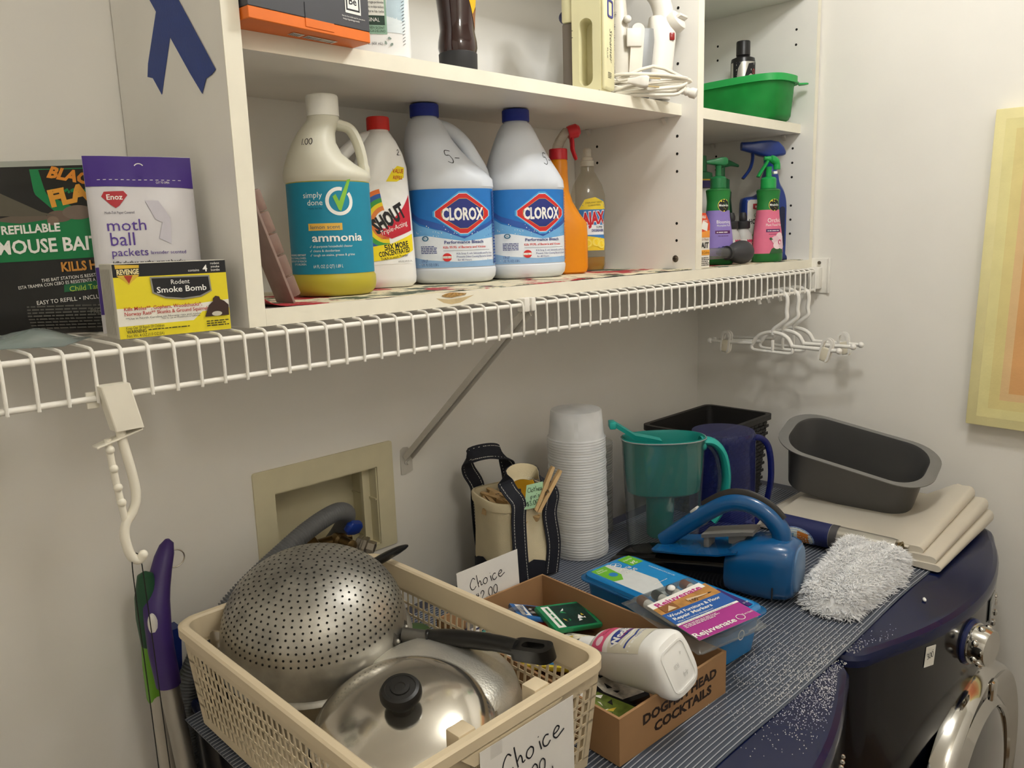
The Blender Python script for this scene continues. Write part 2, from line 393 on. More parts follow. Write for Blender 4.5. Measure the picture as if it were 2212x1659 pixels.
# chipped laminate and stain on the front edge of the bottom board
ch = [(x*.72, z*.62) for x, z in ((-.028, .0), (-.018, .0035), (-.006, .0055), (.004, .005), (.018, .003), (.034, .0008), (.03, -.0022), (.012, -.004), (-.004, -.006), (-.02, -.0035))]
obj('chipped_edge', MB().prism(ch, -.0009, .003, 'y'), mat('particle_board', '#b08a54', .95, var=.35, vs=420, bump=1, bs=500), cab, smooth=False, loc=(.707, CY, 1.5118))
st = mat('water_stain', '#cdb78c', .5, var=.14, vs=60)
d = Decal(flat((.712, CY, 1.503), (1, 0, 0), (0, 0, 1)), base=.00008); d.poly([(-.035, .006), (-.022, -.001), (-.008, -.004), (.008, -.003), (.022, .002), (.034, .006), (.012, .004), (-.012, .003)], st); d.done(cab, 'stain')

# ------------------------------------------------------------------ ventilated wire shelf
wirem = mat('white_vinyl_wire', '#f1ede4', .38, var=.03, vs=60)
ws = thing('wire_shelf', 'white vinyl-coated wire shelf with a hanging lip below the cabinet', 'shelf', (0, 0, 1.49))
X0W = .1636; RODZ = -.0012
path = [(0, -.006, .005)]+[(0, -.30, .005), (0, -.318, .0045), (0, -.3228, .0025), (0, -.3245, -.003)]+[(0, -.3252, -.028), (0, -.3246, -.0475)]
wm = None
for i in range(-18, 65):
    x = X0W+i*.0254
    if wm is None: wm = obj('cross_wire', MB().tube(path, .0017, 8), wirem, ws, loc=(x, 0, 0)).data
    else: link('cross_wire', wm, ws, (x, 0, 0))
for (y, z, r) in ((-.3205, RODZ, .0031), (-.3212, -.0435, .0031), (-.155, .0005, .0029), (-.012, .0005, .0031)):
    obj('rod', MB().tube([(-.31, y, z), (1.79, y, z)], r, 12), wirem, ws)
def brace(x):
    t = thing('shelf_brace', 'grey-white steel brace running from wall foot to wire shelf front', 'bracket', (x, 0, 1.1902))
    pw = mat('brace_paint', '#cfcac0', .5, var=.04)
    A, B = Vector((0, -.004, .012)), Vector((0, -.314, .288)); dv = (B-A).normalized(); nn = Vector((0, -dv.z, dv.y))
    ring = lambda P: [P+Vector((-.0085, 0, 0))-nn*.0015, P+Vector((-.0085, 0, 0))+nn*.009, P+Vector((-.0068, 0, 0))+nn*.009, P+Vector((-.0068, 0, 0))+nn*.0005, P+Vector((.0068, 0, 0))+nn*.0005, P+Vector((.0068, 0, 0))+nn*.009, P+Vector((.0085, 0, 0))+nn*.009, P+Vector((.0085, 0, 0))-nn*.0015]
    obj('strut', MB().loft([ring(A), ring(B)]), pw, t, smooth=False)
    pl = [(-.012, .024), (-.013, .01), (-.013, -.0215), (-.004, -.0225), (.006, -.021), (.013, -.0185), (.013, .01), (.010, .02), (.004, .027), (-.006, .028)]
    obj('foot_plate', MB().prism(pl, -.0025, -.0002, 'y'), pw, t, smooth=False)
    bo = obj('bolt', MB().lathe([(.0055, 0), (.0055, .002), (.0035, .003), (.003, .006), (.0002, .006)], 16), mat('bolt_white', '#d6d2c8', .4), t, loc=(0, -.0025, 0), rot=(PI/2, 0, 0))
    m = MB().box(-.013, -.002, -.327, -.311, .2885, .3085, .0015).box(.002, .011, -.327, -.311, .2885, .3085, .0015)
    obj('clip', m, wirem, t)
brace(X0W+26.55*.0254)
t = thing('shelf_end_bracket', 'white plastic end bracket holding wire shelf to the right wall', 'bracket', (XR, -.322, 1.47))
obj('wall_plate', MB().box(-.004, 0, -.022, .03, -.032, .048, .001), wirem, t)
obj('cup', MB().box(-.026, -.004, -.010, .016, -.022, .028, .003), wirem, t)
obj('rib', MB().box(-.0075, -.004, -.028, -.022, -.032, .048, .001), wirem, t)
obj('screw', MB().lathe([(.004, 0), (.004, .002), (.001, .003)], 12), mat('grey_screw'), t, loc=(-.010, -.004, .038), rot=(0, -PI/2, 0))
# shelf liner paper
def linermat():
    m = mat('liner_paper', '#e4d9bb', .6, var=.08, vs=40); nt = m.node_tree; n = nt.nodes; l = nt.links; p = n['Principled BSDF']
    src = p.inputs['Base Color'].links[0].from_socket; tc = n.new('ShaderNodeTexCoord')
    for sc_, lo_, hi_, c in ((15, .53, .57, '#4d5a49'), (9, .555, .585, '#b02c36')):
        no = n.new('ShaderNodeTexNoise'); no.inputs['Scale'].default_value = sc_; no.inputs['Detail'].default_value = 6; no.inputs['Roughness'].default_value = .65
        mp = n.new('ShaderNodeMapping'); mp.inputs['Location'].default_value = (sc_*1.7, sc_*.3, 0); l.new(tc.outputs['Object'], mp.inputs[0]); l.new(mp.outputs[0], no.inputs['Vector'])
        mr = n.new('ShaderNodeMapRange'); mr.inputs[1].default_value = lo_; mr.inputs[2].default_value = hi_; l.new(no.outputs['Fac'], mr.inputs[0])
        mx = n.new('ShaderNodeMix'); mx.data_type = 'RGBA'; mx.inputs['B'].default_value = lin(c); l.new(mr.outputs[0], mx.inputs['Factor']); l.new(src, mx.inputs['A']); src = mx.outputs['Result']
    l.new(src, p.inputs['Base Color']); return m
lm_ = linermat()
def liner(x0, x1, y0, z, label, curl=0, yb=-.012):
    m = MB(); N = 60; top = []; 
    for i in range(N+1):
        x = x0+(x1-x0)*i/N; yy = y0+.0015*math.sin(i*1.7)+.001*math.sin(i*.61); zz = z
        c = max(0, 1-(x-x0)/.03)**2*.011*curl
        top.append(((x, yy, zz+c+.0009*max(0, math.sin(i*.45))), (x, -.2, zz+c), (x, yb, zz)))
    vs = [p for r in top for p in r]; fs = []
    for i in range(N):
        for k in range(2): a = i*3+k; fs.append((a, a+3, a+4, a+1))
    n = len(vs); vs += [(x, y, z_-.0006) for x, y, z_ in vs]; fs += [tuple(j+n for j in reversed(f)) for f in fs]
    for i in range(N): fs.append((i*3, i*3+n, i*3+3+n, i*3+3))
    m.add(vs, fs); return tag(obj('shelf_liner', m, lm_, ang=60), label, 'shelf liner', 'sheets of shelf liner paper')
liner(.4305, .985, -.3015, 1.5162, 'floral shelf paper sheet under the ammonia jug, corner curling up', 1)
liner(.96, 1.3145, -.2975, 1.5171, 'floral shelf paper sheet under the orange sprayer and dish soap')
liner(1.336, 1.78, -.2985, 1.5162, 'floral shelf paper sheet under the plant sprays')
# blue masking tape on the cabinet side
tapem = mat('painters_tape', '#1f3c88', .55, var=.06, vs=50, bump=.15, bs=300)
def tape(poly, x, label):
    tag(obj('masking_tape', MB().prism(poly, x-.00035, x, 'x'), tapem, smooth=False), label, 'tape', 'blue tape strips')
tape([(-.1439, 1.8582), (-.1049, 1.8077), (-.099, 1.7932), (-.1145, 1.7893), (-.1358, 1.7674), (-.1966, 1.8547), (-.222, 1.93), (-.178, 1.94)], CX0-.0003, 'torn blue tape strip hanging nearly straight on cabinet side')
tape([(-.1304, 1.8744), (-.02, 2.00), (-.098, 2.02), (-.2088, 1.8573), (-.2831, 1.7719), (-.2732, 1.7684), (-.2583, 1.7665), (-.2455, 1.7526), (-.2191, 1.7788)], CX0-.0008, 'torn blue tape strip slanting across cabinet side')

# ------------------------------------------------------------------ painting
t = thing('painting', 'unframed canvas of nested yellow and orange rectangles on the right wall', 'painting', (XR, -.658, 1.18), rot=(math.radians(1.2), 0, 0))
obj('canvas', MB().box(-.033, -.0005, -.62, 0, 0, .62, .002), mat('canvas_cream', '#efe4a8', .7, var=.05, vs=18, bump=.2, bs=350), t)
d = Decal(flat((-.033, 0, 0), (0, -1, 0), (0, 0, 1)), maxe=0)
for i, (e, c) in enumerate(((.019, '#eadf9f'), (.038, '#e6d592'), (.057, '#e8c48f'), (.072, '#e3ab70'), (.11, '#df9a62'), (.15, '#d8854c'), (.2, '#d07542'))): d.rect(e, e, .62-e, .62-e, mat('paint_%d' % i, c, .6, var=.07, vs=14, bump=.15, bs=200))
d.done(t, 'paint_bands')
# ------------------------------------------------------------------ bottles on the bottom board
ZS = 1.5172
def cap(parent, r, z0, z1, m, x=0, y=0, ridges=28, name='cap'):
    mb = MB(); n = ridges*2
    def ring(rr, z, k=0): return [(x+(rr-(k if i % 2 else 0))*math.cos(2*PI*i/n), y+(rr-(k if i % 2 else 0))*math.sin(2*PI*i/n), z) for i in range(n)]
    h = z1-z0
    mb.loft([ring(r, z0), ring(r, z0+.08*h), ring(r, z0+.12*h, .0006), ring(r, z1-.18*h, .0006), ring(r*.985, z1-.06*h), ring(r*.93, z1)])
    return obj(name, mb, m, parent, ang=30)
W_, K_ = ink('#f4f2ec'), ink('#17171b')
pen = mat('felt_pen', '#15151c', .6)

# ammonia: milky jug, the pale yellow fluid shows below the label
def jugmat():
    m = mat('milky_jug', '#e9e6d4', .42, var=.03, vs=20, tl=.22); nt = m.node_tree; n = nt.nodes; l = nt.links; p = n['Principled BSDF']
    src = p.inputs['Base Color'].links[0].from_socket; tc = n.new('ShaderNodeTexCoord'); sx = n.new('ShaderNodeSeparateXYZ'); l.new(tc.outputs['Object'], sx.inputs[0])
    mr = n.new('ShaderNodeMapRange'); mr.inputs[1].default_value = .148; mr.inputs[2].default_value = .1485; l.new(sx.outputs[2], mr.inputs[0])
    mx = n.new('ShaderNodeMix'); mx.data_type = 'RGBA'; mx.inputs['A'].default_value = lin('#cdbe3a'); l.new(mr.outputs[0], mx.inputs['Factor']); l.new(src, mx.inputs['B']); l.new(mx.outputs['Result'], p.inputs['Base Color']); return m
t = thing('ammonia_jug', 'milky plastic jug of lemon ammonia with teal label and white cap', 'jug', (.599, -.183, ZS), -24)
B = Bottle([(0, .046, .046), (.002, .051, .051), (.008, .0555, .0555), (.016, .057, .057), (.025, .0568, .0568), (.0285, .0548, .0548), (.148, .0548, .0548), (.1515, .0572, .0572), (.156, .0578, .0578), (.161, .0565, .0570, 2, -.001), (.172, .046, .055, 2, -.0085), (.185, .0355, .050, 2.0, -.0145), (.2, .0285, .042, 2, -.0145), (.213, .0245, .034, 2, -.0105), (.223, .0225, .0265, 2, -.004), (.2295, .0212, .0225, 2, 0), (.234, .0205, .0205), (.2345, .018, .018)])
obj('body', B.mesh(), jugmat(), t)
hp = catmull([(.008, 0, .2265), (.022, 0, .2235), (.034, 0, .219), (.042, 0, .206), (.0475, 0, .187), (.0495, 0, .168), (.049, 0, .152)], 5)
obj('handle', MB().tube(hp, [.008]*6+[.0075]*(len(hp)-12)+[.009]*6, 12, flat=(1.5, .95), up=(1, 0, .3)), mat('milky_plastic', '#e9e6d4', .42, var=.03, vs=20, tl=.22), t)
cap(t, .0213, .234, .261, mat('cap_white', '#eeece2', .45))
d = Decal(B.surf, base=.0004); T = ink('#1287a6')
d.rect(-.084, .0295, .084, .147, T)
d.text('simply', -.016, .127, .0075, W_, 'r'); d.text('done', -.016, .1175, .0075, W_, 'r'); d.text('ready for life', -.017, .1125, .0026, ink('#0b4a63'), 'r')
d.ring(.0055, .122, .0135, .018, W_, 75, 400)
d.poly([(-.003, .128), (.001, .131), (.005, .122), (.0175, .149), (.022, .15), (.007, .1095), (.004, .111)], ink('#86c23f'))
d.rect(-.037, .0855, .007, .0945, ink('#e6b84e')); d.text('lemon scent', -.015, .0875, .0052, ink('#1d5a70'), wd=.038)
d.text('ammonia', .001, .0715, .0105, W_, wd=.068, bold=.02)
for i, s_ in enumerate(('all-purpose household cleaner', 'cleans & deodorizes', 'tough on stains, grease & grime')): d.text('✓ '[0:0]+s_, -.0325, .0637-i*.0055, .0031, W_, 'l')
for i in range(3): d.stroke([(-.037, .065-i*.0055), (-.036, .0637-i*.0055), (-.0345, .0667-i*.0055)], .0005, W_)
d.text('WARNING: IRRITANT', -.0435, .0535, .0026, W_, 'r', bold=.01); d.text('HARMFUL IF SWALLOWED.', -.0435, .0495, .0026, W_, 'r'); d.text('KEEP OUT OF REACH', -.0435, .0455, .0026, W_, 'r'); d.text('OF CHILDREN.', -.0435, .0415, .0026, W_, 'r')
d.text('64 FL OZ (2 QT) 1.89 L', -.0335, .0375, .0044, W_, 'l', wd=.038)
d.done(t, 'label', 'teal wrap-around label with white lettering')
d = Decal(B.surf); d.hand('1.00', -.024, .1935, .0082, .0009, pen, rot=2, slant=.2); d.done(t, 'pen_price')

# stain remover
t = thing('stain_remover_bottle', 'white bottle of laundry stain remover with red cap and rainbow label', 'bottle', (.732, -.108, ZS), -22)
B = Bottle([(0, .046, .030, 3), (.006, .052, .036, 3), (.014, .053, .0375, 3), (.05, .052, .037, 3), (.11, .050, .036, 2.8), (.15, .048, .035, 2.6), (.18, .041, .033, 2.4, .006), (.2, .034, .030, 2.2, .008), (.218, .025, .026, 2.1, .008), (.228, .0185, .02, 2, .008), (.232, .0155, .0155, 2, .008), (.236, .015, .015, 2, .008)])
white = mat('white_plastic', '#f2f1ee', .35, var=.02, vs=10)
obj('body', B.mesh(), white, t)
hp = catmull([(.0, 0, .226), (-.02, 0, .22), (-.043, 0, .203), (-.056, 0, .186), (-.06, 0, .165), (-.052, 0, .145), (-.04, 0, .13)], 5)
obj('handle', MB().tube(hp, .0095, 12), white, t)
cap(t, .0172, .2345, .2535, mat('cap_red', '#d3261f', .4), x=.008)
d = Decal(B.surf, base=.0004); Y1 = ink('#f4dd1c'); R1 = ink('#c31f35')
d.poly([(-.052, .035), (.045, .035), (.046, .15), (.04, .18), (.0, .165), (-.03, .14), (-.052, .12)], ink('#f3f3f1'))
for r_, c in ((.05, '#e9772c'), (.0435, '#2d62ad'), (.037, '#3f9c48'), (.0305, '#f0d422'), (.025, '#e0803c')): d.ring(.004, .097, r_-.0065, r_, ink(c), 100, 275)
d.poly([(.005, .157), (.022, .157), (.034, .163), (.034, .178), (.02, .180), (.012, .172)], Y1)
d.text('VALUE', .0225, .1695, .0065, ink('#b3261c'), bold=.02, wd=.019); d.text('REFILL', .0235, .1605, .0052, ink('#b3261c'), bold=.02, wd=.016)
d.poly([(-.016, .092), (.0, .088), (.03, .118), (.045, .138), (.045, .085), (.01, .073), (-.005, .079)], R1)
d.text('SHOUT', .012, .094, .022, K_, wd=.055, bold=.05, rot=30, shear=.05)
d.text('Triple-Acting', .0155, .0855, .0075, W_, wd=.046, rot=20, shear=.15); d.text('CLINGS, PENETRATES & LIFTS', .014, .077, .0026, R1, wd=.042, rot=14)
d.poly([(-.052, .04), (-.052, .062), (-.02, .062), (.01, .066), (.046, .08), (.046, .055), (.02, .044), (-.02, .04)], Y1)
d.text('50X MORE', .0175, .0585, .0085, K_, wd=.038, bold=.03, rot=8); d.text('CONCENTRATED', .014, .0495, .0078, K_, wd=.05, bold=.03, rot=8); d.text('THAN in-wash Powder', .013, .0435, .0042, K_, wd=.044, rot=8)
d.text('60 FL OZ (1.87 QT) 1.77 L', .03, .0375, .0026, K_, wd=.024)
d.done(t, 'label', 'label with rainbow swirl, black name and yellow band')
d = Decal(B.surf); d.hand('2.', .020, .196, .009, .001, pen, slant=.2); d.done(t, 'pen_price')

# two bleach jugs
def bleach(name, label, loc, rz, off, handle, price):
    t = thing(name, label, 'jug', loc, rz, 'bleach jugs')
    bl = mat('bleach_plastic', '#d9dee6', .38, var=.02, vs=10)
    k = off/.05
    B = Bottle([(0, .058, .044, 2.6), (.003, .064, .05, 2.6), (.009, .0685, .0545, 2.6), (.018, .07, .056, 2.6), (.0225, .0698, .0558, 2.6), (.024, .0685, .0545, 2.6), (.1485, .0685, .0545, 2.6), (.151, .070, .056, 2.6), (.163, .0695, .0555, 2.5, -.0005), (.172, .067-.003*k, .054, 2.4, -.004*k-.001), (.182, .063-.006*k, .052, 2.2, -.012*k), (.196, .0575-.0085*k, .047, 2.1, -.026*k), (.212, .050-.0075*k, .042, 2, -.037*k), (.228, .0415-.0045*k, .036, 2, -.045*k), (.244, .0335-.002*k, .030, 2, -.049*k), (.256, .026, .025, 2, -.05*k), (.2605, .0205, .0205, 2, -.05*k), (.263, .0195, .0195, 2, -.05*k)])
    obj('body', B.mesh(), bl, t)
    hp = catmull(handle, 5)
    obj('handle', MB().tube(hp, .0115, 14, flat=(1.0, 1.15)), bl, t)
    cap(t, .0232, .262, .2815, mat('cap_blue', '#1d2f8f', .42), x=-off, ridges=40)
    d = Decal(B.surf, base=.0004); BL = ink('#1f74c4'); RD = ink('#cf2b2a'); NV = ink('#26337f')
    d.rect(-.085, .0255, .0765, .1475, BL)
    d.poly([(-.085, .105), (-.06, .092), (-.03, .084), (.0, .083), (.03, .086), (.0765, .1), (.0765, .0255), (-.085, .0255)], ink('#6aa9dd'))
    d.poly([(-.085, .074), (-.05, .076), (-.02, .071), (.012, .066), (.0765, .072), (.0765, .0255), (-.085, .0255)], ink('#e3e9f1'))
    d.poly([(-.085, .044), (-.05, .038), (0, .034), (.0765, .036), (.0765, .0255), (-.085, .0255)], ink('#8fb4dc'))
    rnd = random.Random(3)
    for i in range(46):
        x, y = rnd.uniform(-.07, .07), rnd.gauss(.081, .006); d.ell(x, y, rnd.choice((.0004, .0006, .0009)), rnd.choice((.0004, .0006, .0009)), W_, 6); d.k -= 1
    d.poly([(-.085, .118), (-.06, .104), (-.02, .092), (.012, .0775), (.04, .089), (.0765, .103), (.0765, .097), (.04, .082), (.012, .07), (-.02, .082), (-.06, .095), (-.085, .11)], ink('#2d57a8'))
    c0 = (.012, .109)
    def dia(w_, h_, m_): d.poly([(c0[0]-w_, c0[1]+.004), (c0[0]-w_*.9, c0[1]+.007), (c0[0]-.006, c0[1]+h_), (c0[0]+.006, c0[1]+h_), (c0[0]+w_*.9, c0[1]+.007), (c0[0]+w_, c0[1]+.004), (c0[0]+w_, c0[1]-.004), (c0[0]+w_*.9, c0[1]-.007), (c0[0]+.006, c0[1]-h_), (c0[0]-.006, c0[1]-h_), (c0[0]-w_*.9, c0[1]-.007), (c0[0]-w_, c0[1]-.004)], m_)
    dia(.0485, .0345, ink('#4aa3dc')); dia(.0455, .0315, ink('#e9eef4')); dia(.0445, .0305, RD); dia(.035, .0235, ink('#d9b35c')); dia(.034, .0228, NV)
    d.text('CLOROX', c0[0], c0[1]-.0095, .019, W_, wd=.068, bold=.035)
    d.text('Performance Bleach', .012, .0625, .0052, NV, wd=.064, bold=.015); d.text('Kills 99.9% of Bacteria and Viruses', .013, .0553, .0038, RD, wd=.07, bold=.012)
    d.rect(-.022, .0515, .056, .0519, K_)
    d.text('Kills Strep, E. coli, Salmonella and Flu Virus', .03, .0455, .0031, NV, wd=.062); d.text('Prevents Odor-Causing Bacteria Growth', .03, .0405, .0031, NV, wd=.062); d.text('for 48 Hours', .0, .0355, .0031, NV, 'l')
    d.ell(-.0165, .0415, .0075, .0065, RD); d.rect(-.0245, .0398, -.0085, .0432, W_); d.text('COVID-19', -.0165, .0403, .0024, K_, wd=.014)
    d.ring(-.05, .0715, .0035, .0055, ink('#2a6a8c'), sy=.75); d.text('he', -.05, .0702, .003, ink('#2a6a8c'))
    d.text('3.78 QT', -.058, .0345, .0042, NV, 'l', wd=.011); d.text('(121 FL OZ) 3.58 L', -.058, .0285, .0042, NV, 'l', wd=.028); d.smalltext(-.058, .0585, .026, 5, .0016, NV)
    for i in range(24): d.rect(.0665, .03+i*.0048, .0755, .0335+i*.0048, ink('#2a4f94')); d.k -= 1
    d.done(t, 'label', 'blue label with red and navy diamond emblem')
    d = Decal(B.surf); d.hand('5-', *price, .021, .0011, pen, rot=-5, slant=.18); d.done(t, 'pen_price')
    return t
bleach('bleach_jug', 'white bleach jug with blue cap, open handle toward the neighbouring bleach jug', (.866, -.124, ZS), -33, .036, [(-.035, .012, .252), (-.016, .016, .250), (.006, .018, .243), (.027, .018, .225), (.043, .017, .2), (.055, .016, .178), (.058, .012, .16)], (.004, .187))
bleach('bleach_jug', 'white bleach jug with blue cap touching the orange spray bottle', (1.008, -.152, ZS), -24, .010, [(-.015, .012, .250), (.0, .03, .248), (.008, .046, .23), (.01, .054, .205), (.01, .055, .18), (.008, .045, .16)], (.024, .189))

# orange spray bottle
t = thing('spray_bottle', 'orange spray bottle with red trigger head beside bleach jug', 'spray bottle', (1.122, -.150, ZS), -38)
org = mat('orange_plastic', '#ef9410', .35, var=.03, vs=12, tl=.15)
B = Bottle([(0, .030, .024, 3), (.004, .036, .030, 3), (.012, .038, .032, 3), (.07, .038, .032, 3), (.092, .037, .031, 2.8), (.108, .030, .029, 2.4, -.005), (.13, .022, .024, 2.2, -.01), (.15, .018, .020, 2, -.012), (.18, .0165, .018, 2, -.0125), (.2, .0165, .017, 2, -.0125), (.206, .015, .015, 2, -.0125)])
obj('body', B.mesh(), org, t)
rd = mat('trigger_red', '#c0202a', .4)
cap(t, .0168, .2055, .2245, rd, x=-.0125, ridges=18, name='collar')
hd = obj('spray_head', MB().loft([[(x*k-.010+ox, y*k, z) for x, y in rrect(.012, .009, .005)] for z, k, ox in ((.2245, .8, -.004), (.232, .8, -.002), (.243, .85, .004), (.253, .9, .012), (.2605, .55, .014))]), clear('clear_shroud', '#e8e2d8', .25, '#e6ddd0'), t)
obj('nozzle', MB().lathe([(.001, 0), (.0085, 0), (.0095, .004), (.0095, .013), (.006, .017), (.001, .017)], 16), rd, t, loc=(.006, 0, .252), rot=(0, math.radians(75), 0)).scale = (1.3,)*3
obj('trigger', MB().tube(catmull([(.012, 0, .247), (.0135, 0, .235), (.0145, 0, .222), (.021, 0, .205)], 4), [.006, .0065, .007, .007, .007, .007, .007, .0068, .0065, .006, .006, .0055, .004], 10, flat=(1.1, .6), up=(1, 0, 0)), rd, t)
# dish soap
t = thing('dish_soap_bottle', 'nearly empty clear dish soap bottle with yellow lemon label', 'bottle', (1.222, -.119, ZS), -40)
B = Bottle([(0, .028, .02, 2.6), (.004, .032, .023, 2.6), (.012, .0335, .0245, 2.6), (.05, .0325, .024, 2.6), (.075, .030, .023, 2.5), (.1, .0315, .024, 2.4), (.125, .034, .025, 2.4), (.145, .0335, .0245, 2.3), (.165, .028, .021, 2.2), (.18, .0195, .016, 2), (.19, .0135, .0135), (.2, .0125, .0125)])
obj('body', B.mesh(), clear('soap_bottle_clear', '#f3f1ea', .07, '#d6cfba'), t)
Bi = Bottle([(.003, .029, .021, 2.6), (.012, .0318, .0228, 2.6), (.027, .0318, .0228, 2.6)])
obj('soap', Bi.mesh(), mat('amber_soap', '#a07818', .2, var=.05), t)
obj('cap', MB().lathe([(.0135, .2), (.0135, .21), (.011, .2115), (.011, .216), (.0085, .218), (.008, .232), (.006, .234), (.0005, .234)], 24), clear('cap_clear', '#f2efe6', .55, '#efece2'), t)
d = Decal(B.surf, base=.0006)
d.poly([(-.022, .04), (.03, .04), (.034, .06), (.03, .09), (.034, .12), (.028, .135), (.01, .141), (-.01, .137), (-.022, .12), (-.018, .09)], ink('#3f7fc0'))
d.poly([(-.022, .118), (.034, .118), (.03, .132), (.01, .141), (-.01, .137)], ink('#f0d63a')); d.poly([(-.022, .04), (.03, .04), (.034, .062), (-.02, .07)], ink('#eccb2a'))
d.rect(-.019, .07, .032, .0885, ink('#e9edf2'))
d.text('STRIPS-AWAY GREASE', .008, .1295, .0034, ink('#5a3a10'), wd=.034, rot=4); d.text('GUARANTEED', .008, .1245, .0032, ink('#5a3a10'), wd=.024, rot=4)
d.text('AJAX', .008, .0905, .0235, ink('#e8ecf0'), wd=.05, bold=.09, rot=4); d.text('AJAX', .008, .0910, .0225, ink('#c41e2c'), wd=.047, bold=.05, rot=4)
d.text('SUPER', .019, .0825, .0042, K_, wd=.014); d.text('DEGREASER', .016, .076, .0046, ink('#2b3d86'), wd=.026, bold=.03)
for (x, y) in ((-.005, .054), (.012, .056), (.022, .052)): d.ell(x, y, .0085, .0085, ink('#f6e04a')); d.ell(x, y, .0068, .0068, ink('#f2d22a')); d.ring(x, y, .0058, .0063, ink('#fbf2b0'))
d.done(t, 'label', 'yellow and blue label with red name and lemons')

# blister pack leaning in the corner
t = thing('blister_card', 'pack of small squares in clear blister leaning inside the cabinet corner', 'package', (.485, -.252, 1.517), rot=(0, math.radians(-19), math.radians(0)))
obj('card', MB().box(-.0015, .0015, -.021, .021, 0, .142, .0004, 1), mat('blister_card', '#8f7a70', .5, var=.12, vs=60), t, smooth=False)
pk = clear('blister_clear', '#e8d8d0', .28, '#d8bfb4', r=.15)
for i in range(5):
    for j in range(1):
        q = obj('blister', MB().box(.0, .013, -.018, .018, -.0125, .0125, .002), pk, t, loc=(.0015, 0, .018+i*.0265))
        obj('tile', MB().box(.0005, .009, -.016, .016, -.0105, .0105, .0005, 1), mat('brown_tile', '#7d5f52', .5, var=.1), q, smooth=False)

# ------------------------------------------------------------------ middle shelf, left bay
ZM = 1.8207
t = thing('appliance_box', 'grey and orange carton overhanging edge of upper shelf', 'box', (.4325, -.318, ZM), 5.2)
ob = mat('carton_orange', '#e8741f', .45, var=.05, vs=25); gb = mat('carton_grey', '#45454a', .45, var=.05, vs=25)
m = MB().use(ob).box(0, .165, 0, .07, 0, .0125, .0008, 1); m.use(gb).box(0, .165, 0, .07, .0125, .21, .0008, 1); obj('carton', m, None, t, smooth=False)
fl = obj('tuck_flap', MB().use(ob).box(.072, .111, -.0008, .0005, .0035, .0125).use(gb).box(.072, .111, -.0008, .0005, .0125, .029), None, t, smooth=False)
d = Decal(flat((0, 0, 0), (1, 0, 0), (0, 0, 1)))
d.text('Cable de 3 m', .094, .0405, .0042, W_, wd=.026); d.text('de 3 m', .1, .0485, .0042, W_); d.text('limitado', .06, .0375, .0042, W_, wd=.018); d.text('de un año', .047, .033, .0042, W_, wd=.02)
d.rect(.129, .0285, .152, .062, W_); d.rect(.1305, .0315, .1505, .062, K_); d.rect(.1325, .0335, .1485, .062, W_); d.text('Be', .1405, .0385, .0085, K_, bold=.02)
d.text('Get the free mobile app for your phone', .1405, .0238, .0016, W_, wd=.034); d.text('http://getbag.mobi', .137, .0205, .0018, W_, wd=.024)
d.rect(.117, .048, .123, .07, W_); d.done(t, 'print')
d = Decal(flat((0, 0, 0), (1, 0, 0), (0, 1, 0)), base=-.0006, step=-.00006)
for (x0, x1) in ((.068, .084), (.088, .13)):
    d.rect(x0, .018, x1, .03, W_)
    k_ = x0+.001
    while k_ < x1-.002: w2 = random.choice((.0006, .001, .0015)); d.rect(k_, .02, k_+w2, .03, K_); d.k -= 1; k_ += w2+.001
d.done(t, 'barcode')
obj('button', MB().lathe([(.0005, .0015), (.0062, .0012), (.0065, 0), (.0005, 0)], 16), mat('cream_button', '#d9d2a8', .5), t, loc=(.0285, -.0003, .044), rot=(PI/2, 0, 0))

t = thing('fabric_spray_bottle', 'white fabric refresher bottle with green label behind the orange carton', 'bottle', (.662, -.222, ZM), -30)
B = Bottle([(0, .043, .03, 2.8), (.003, .046, .033, 2.8), (.012, .047, .034, 2.8), (.12, .0465, .0335, 2.8), (.16, .035, .028, 2.4), (.19, .015, .015)])
obj('body', B.mesh(), white, t)
d = Decal(B.surf, base=.0004)
d.poly([(-.05, .03), (.036, .03), (.045, .055), (.05, .11), (-.05, .11)], ink('#dfe8ea')); d.poly([(.012, .05), (.036, .045), (.045, .11), (.02, .11)], ink('#b9cdd6'))
GR = ink('#2f4f3a'); d.rect(-.05, .0275, .013, .11, ink('#8fb39a')); d.rect(-.05, .047, .0105, .11, ink('#eceadf')); d.rect(-.05, .0385, .0105, .05, ink('#1e3a2a'))
d.text('ORIGINAL', .004, .0425, .005, W_, 'r', wd=.026); d.text('FRESH LINEN SCENT', .01, .0338, .0032, GR, 'r', wd=.034); d.text('FRAGANCIA FRESCA DE LINO', .0105, .0298, .0032, GR, 'r', wd=.046)
for i, s_ in enumerate(('sobre la tela', 'vuelve, no deja residuos', 'las arrugas profundas', 'without residue wet fabric', 'smooth wrinkles')): d.text(s_, -.002, .0535+i*.0055, .0032, K_, wd=.024)
d.text('22 FL. OZ. (650 mL)', .006, .0145, .0036, K_, 'r', wd=.032)
for i in range(3):
    a = math.radians(90+120*i); d.poly([(.0145+.0055*math.cos(a+q)*k_, .0185+.0055*math.sin(a+q)*k_) for q, k_ in ((-.75, 1), (-.1, 1.15), (.3, .95), (.15, .6), (-.6, .6))], ink('#8a9a90'))
for i in range(24): d.stroke([(.0335, .016+i*.004), (.0375, .0185+i*.004)], .0006, K_); d.k -= 1
d.done(t, 'label')

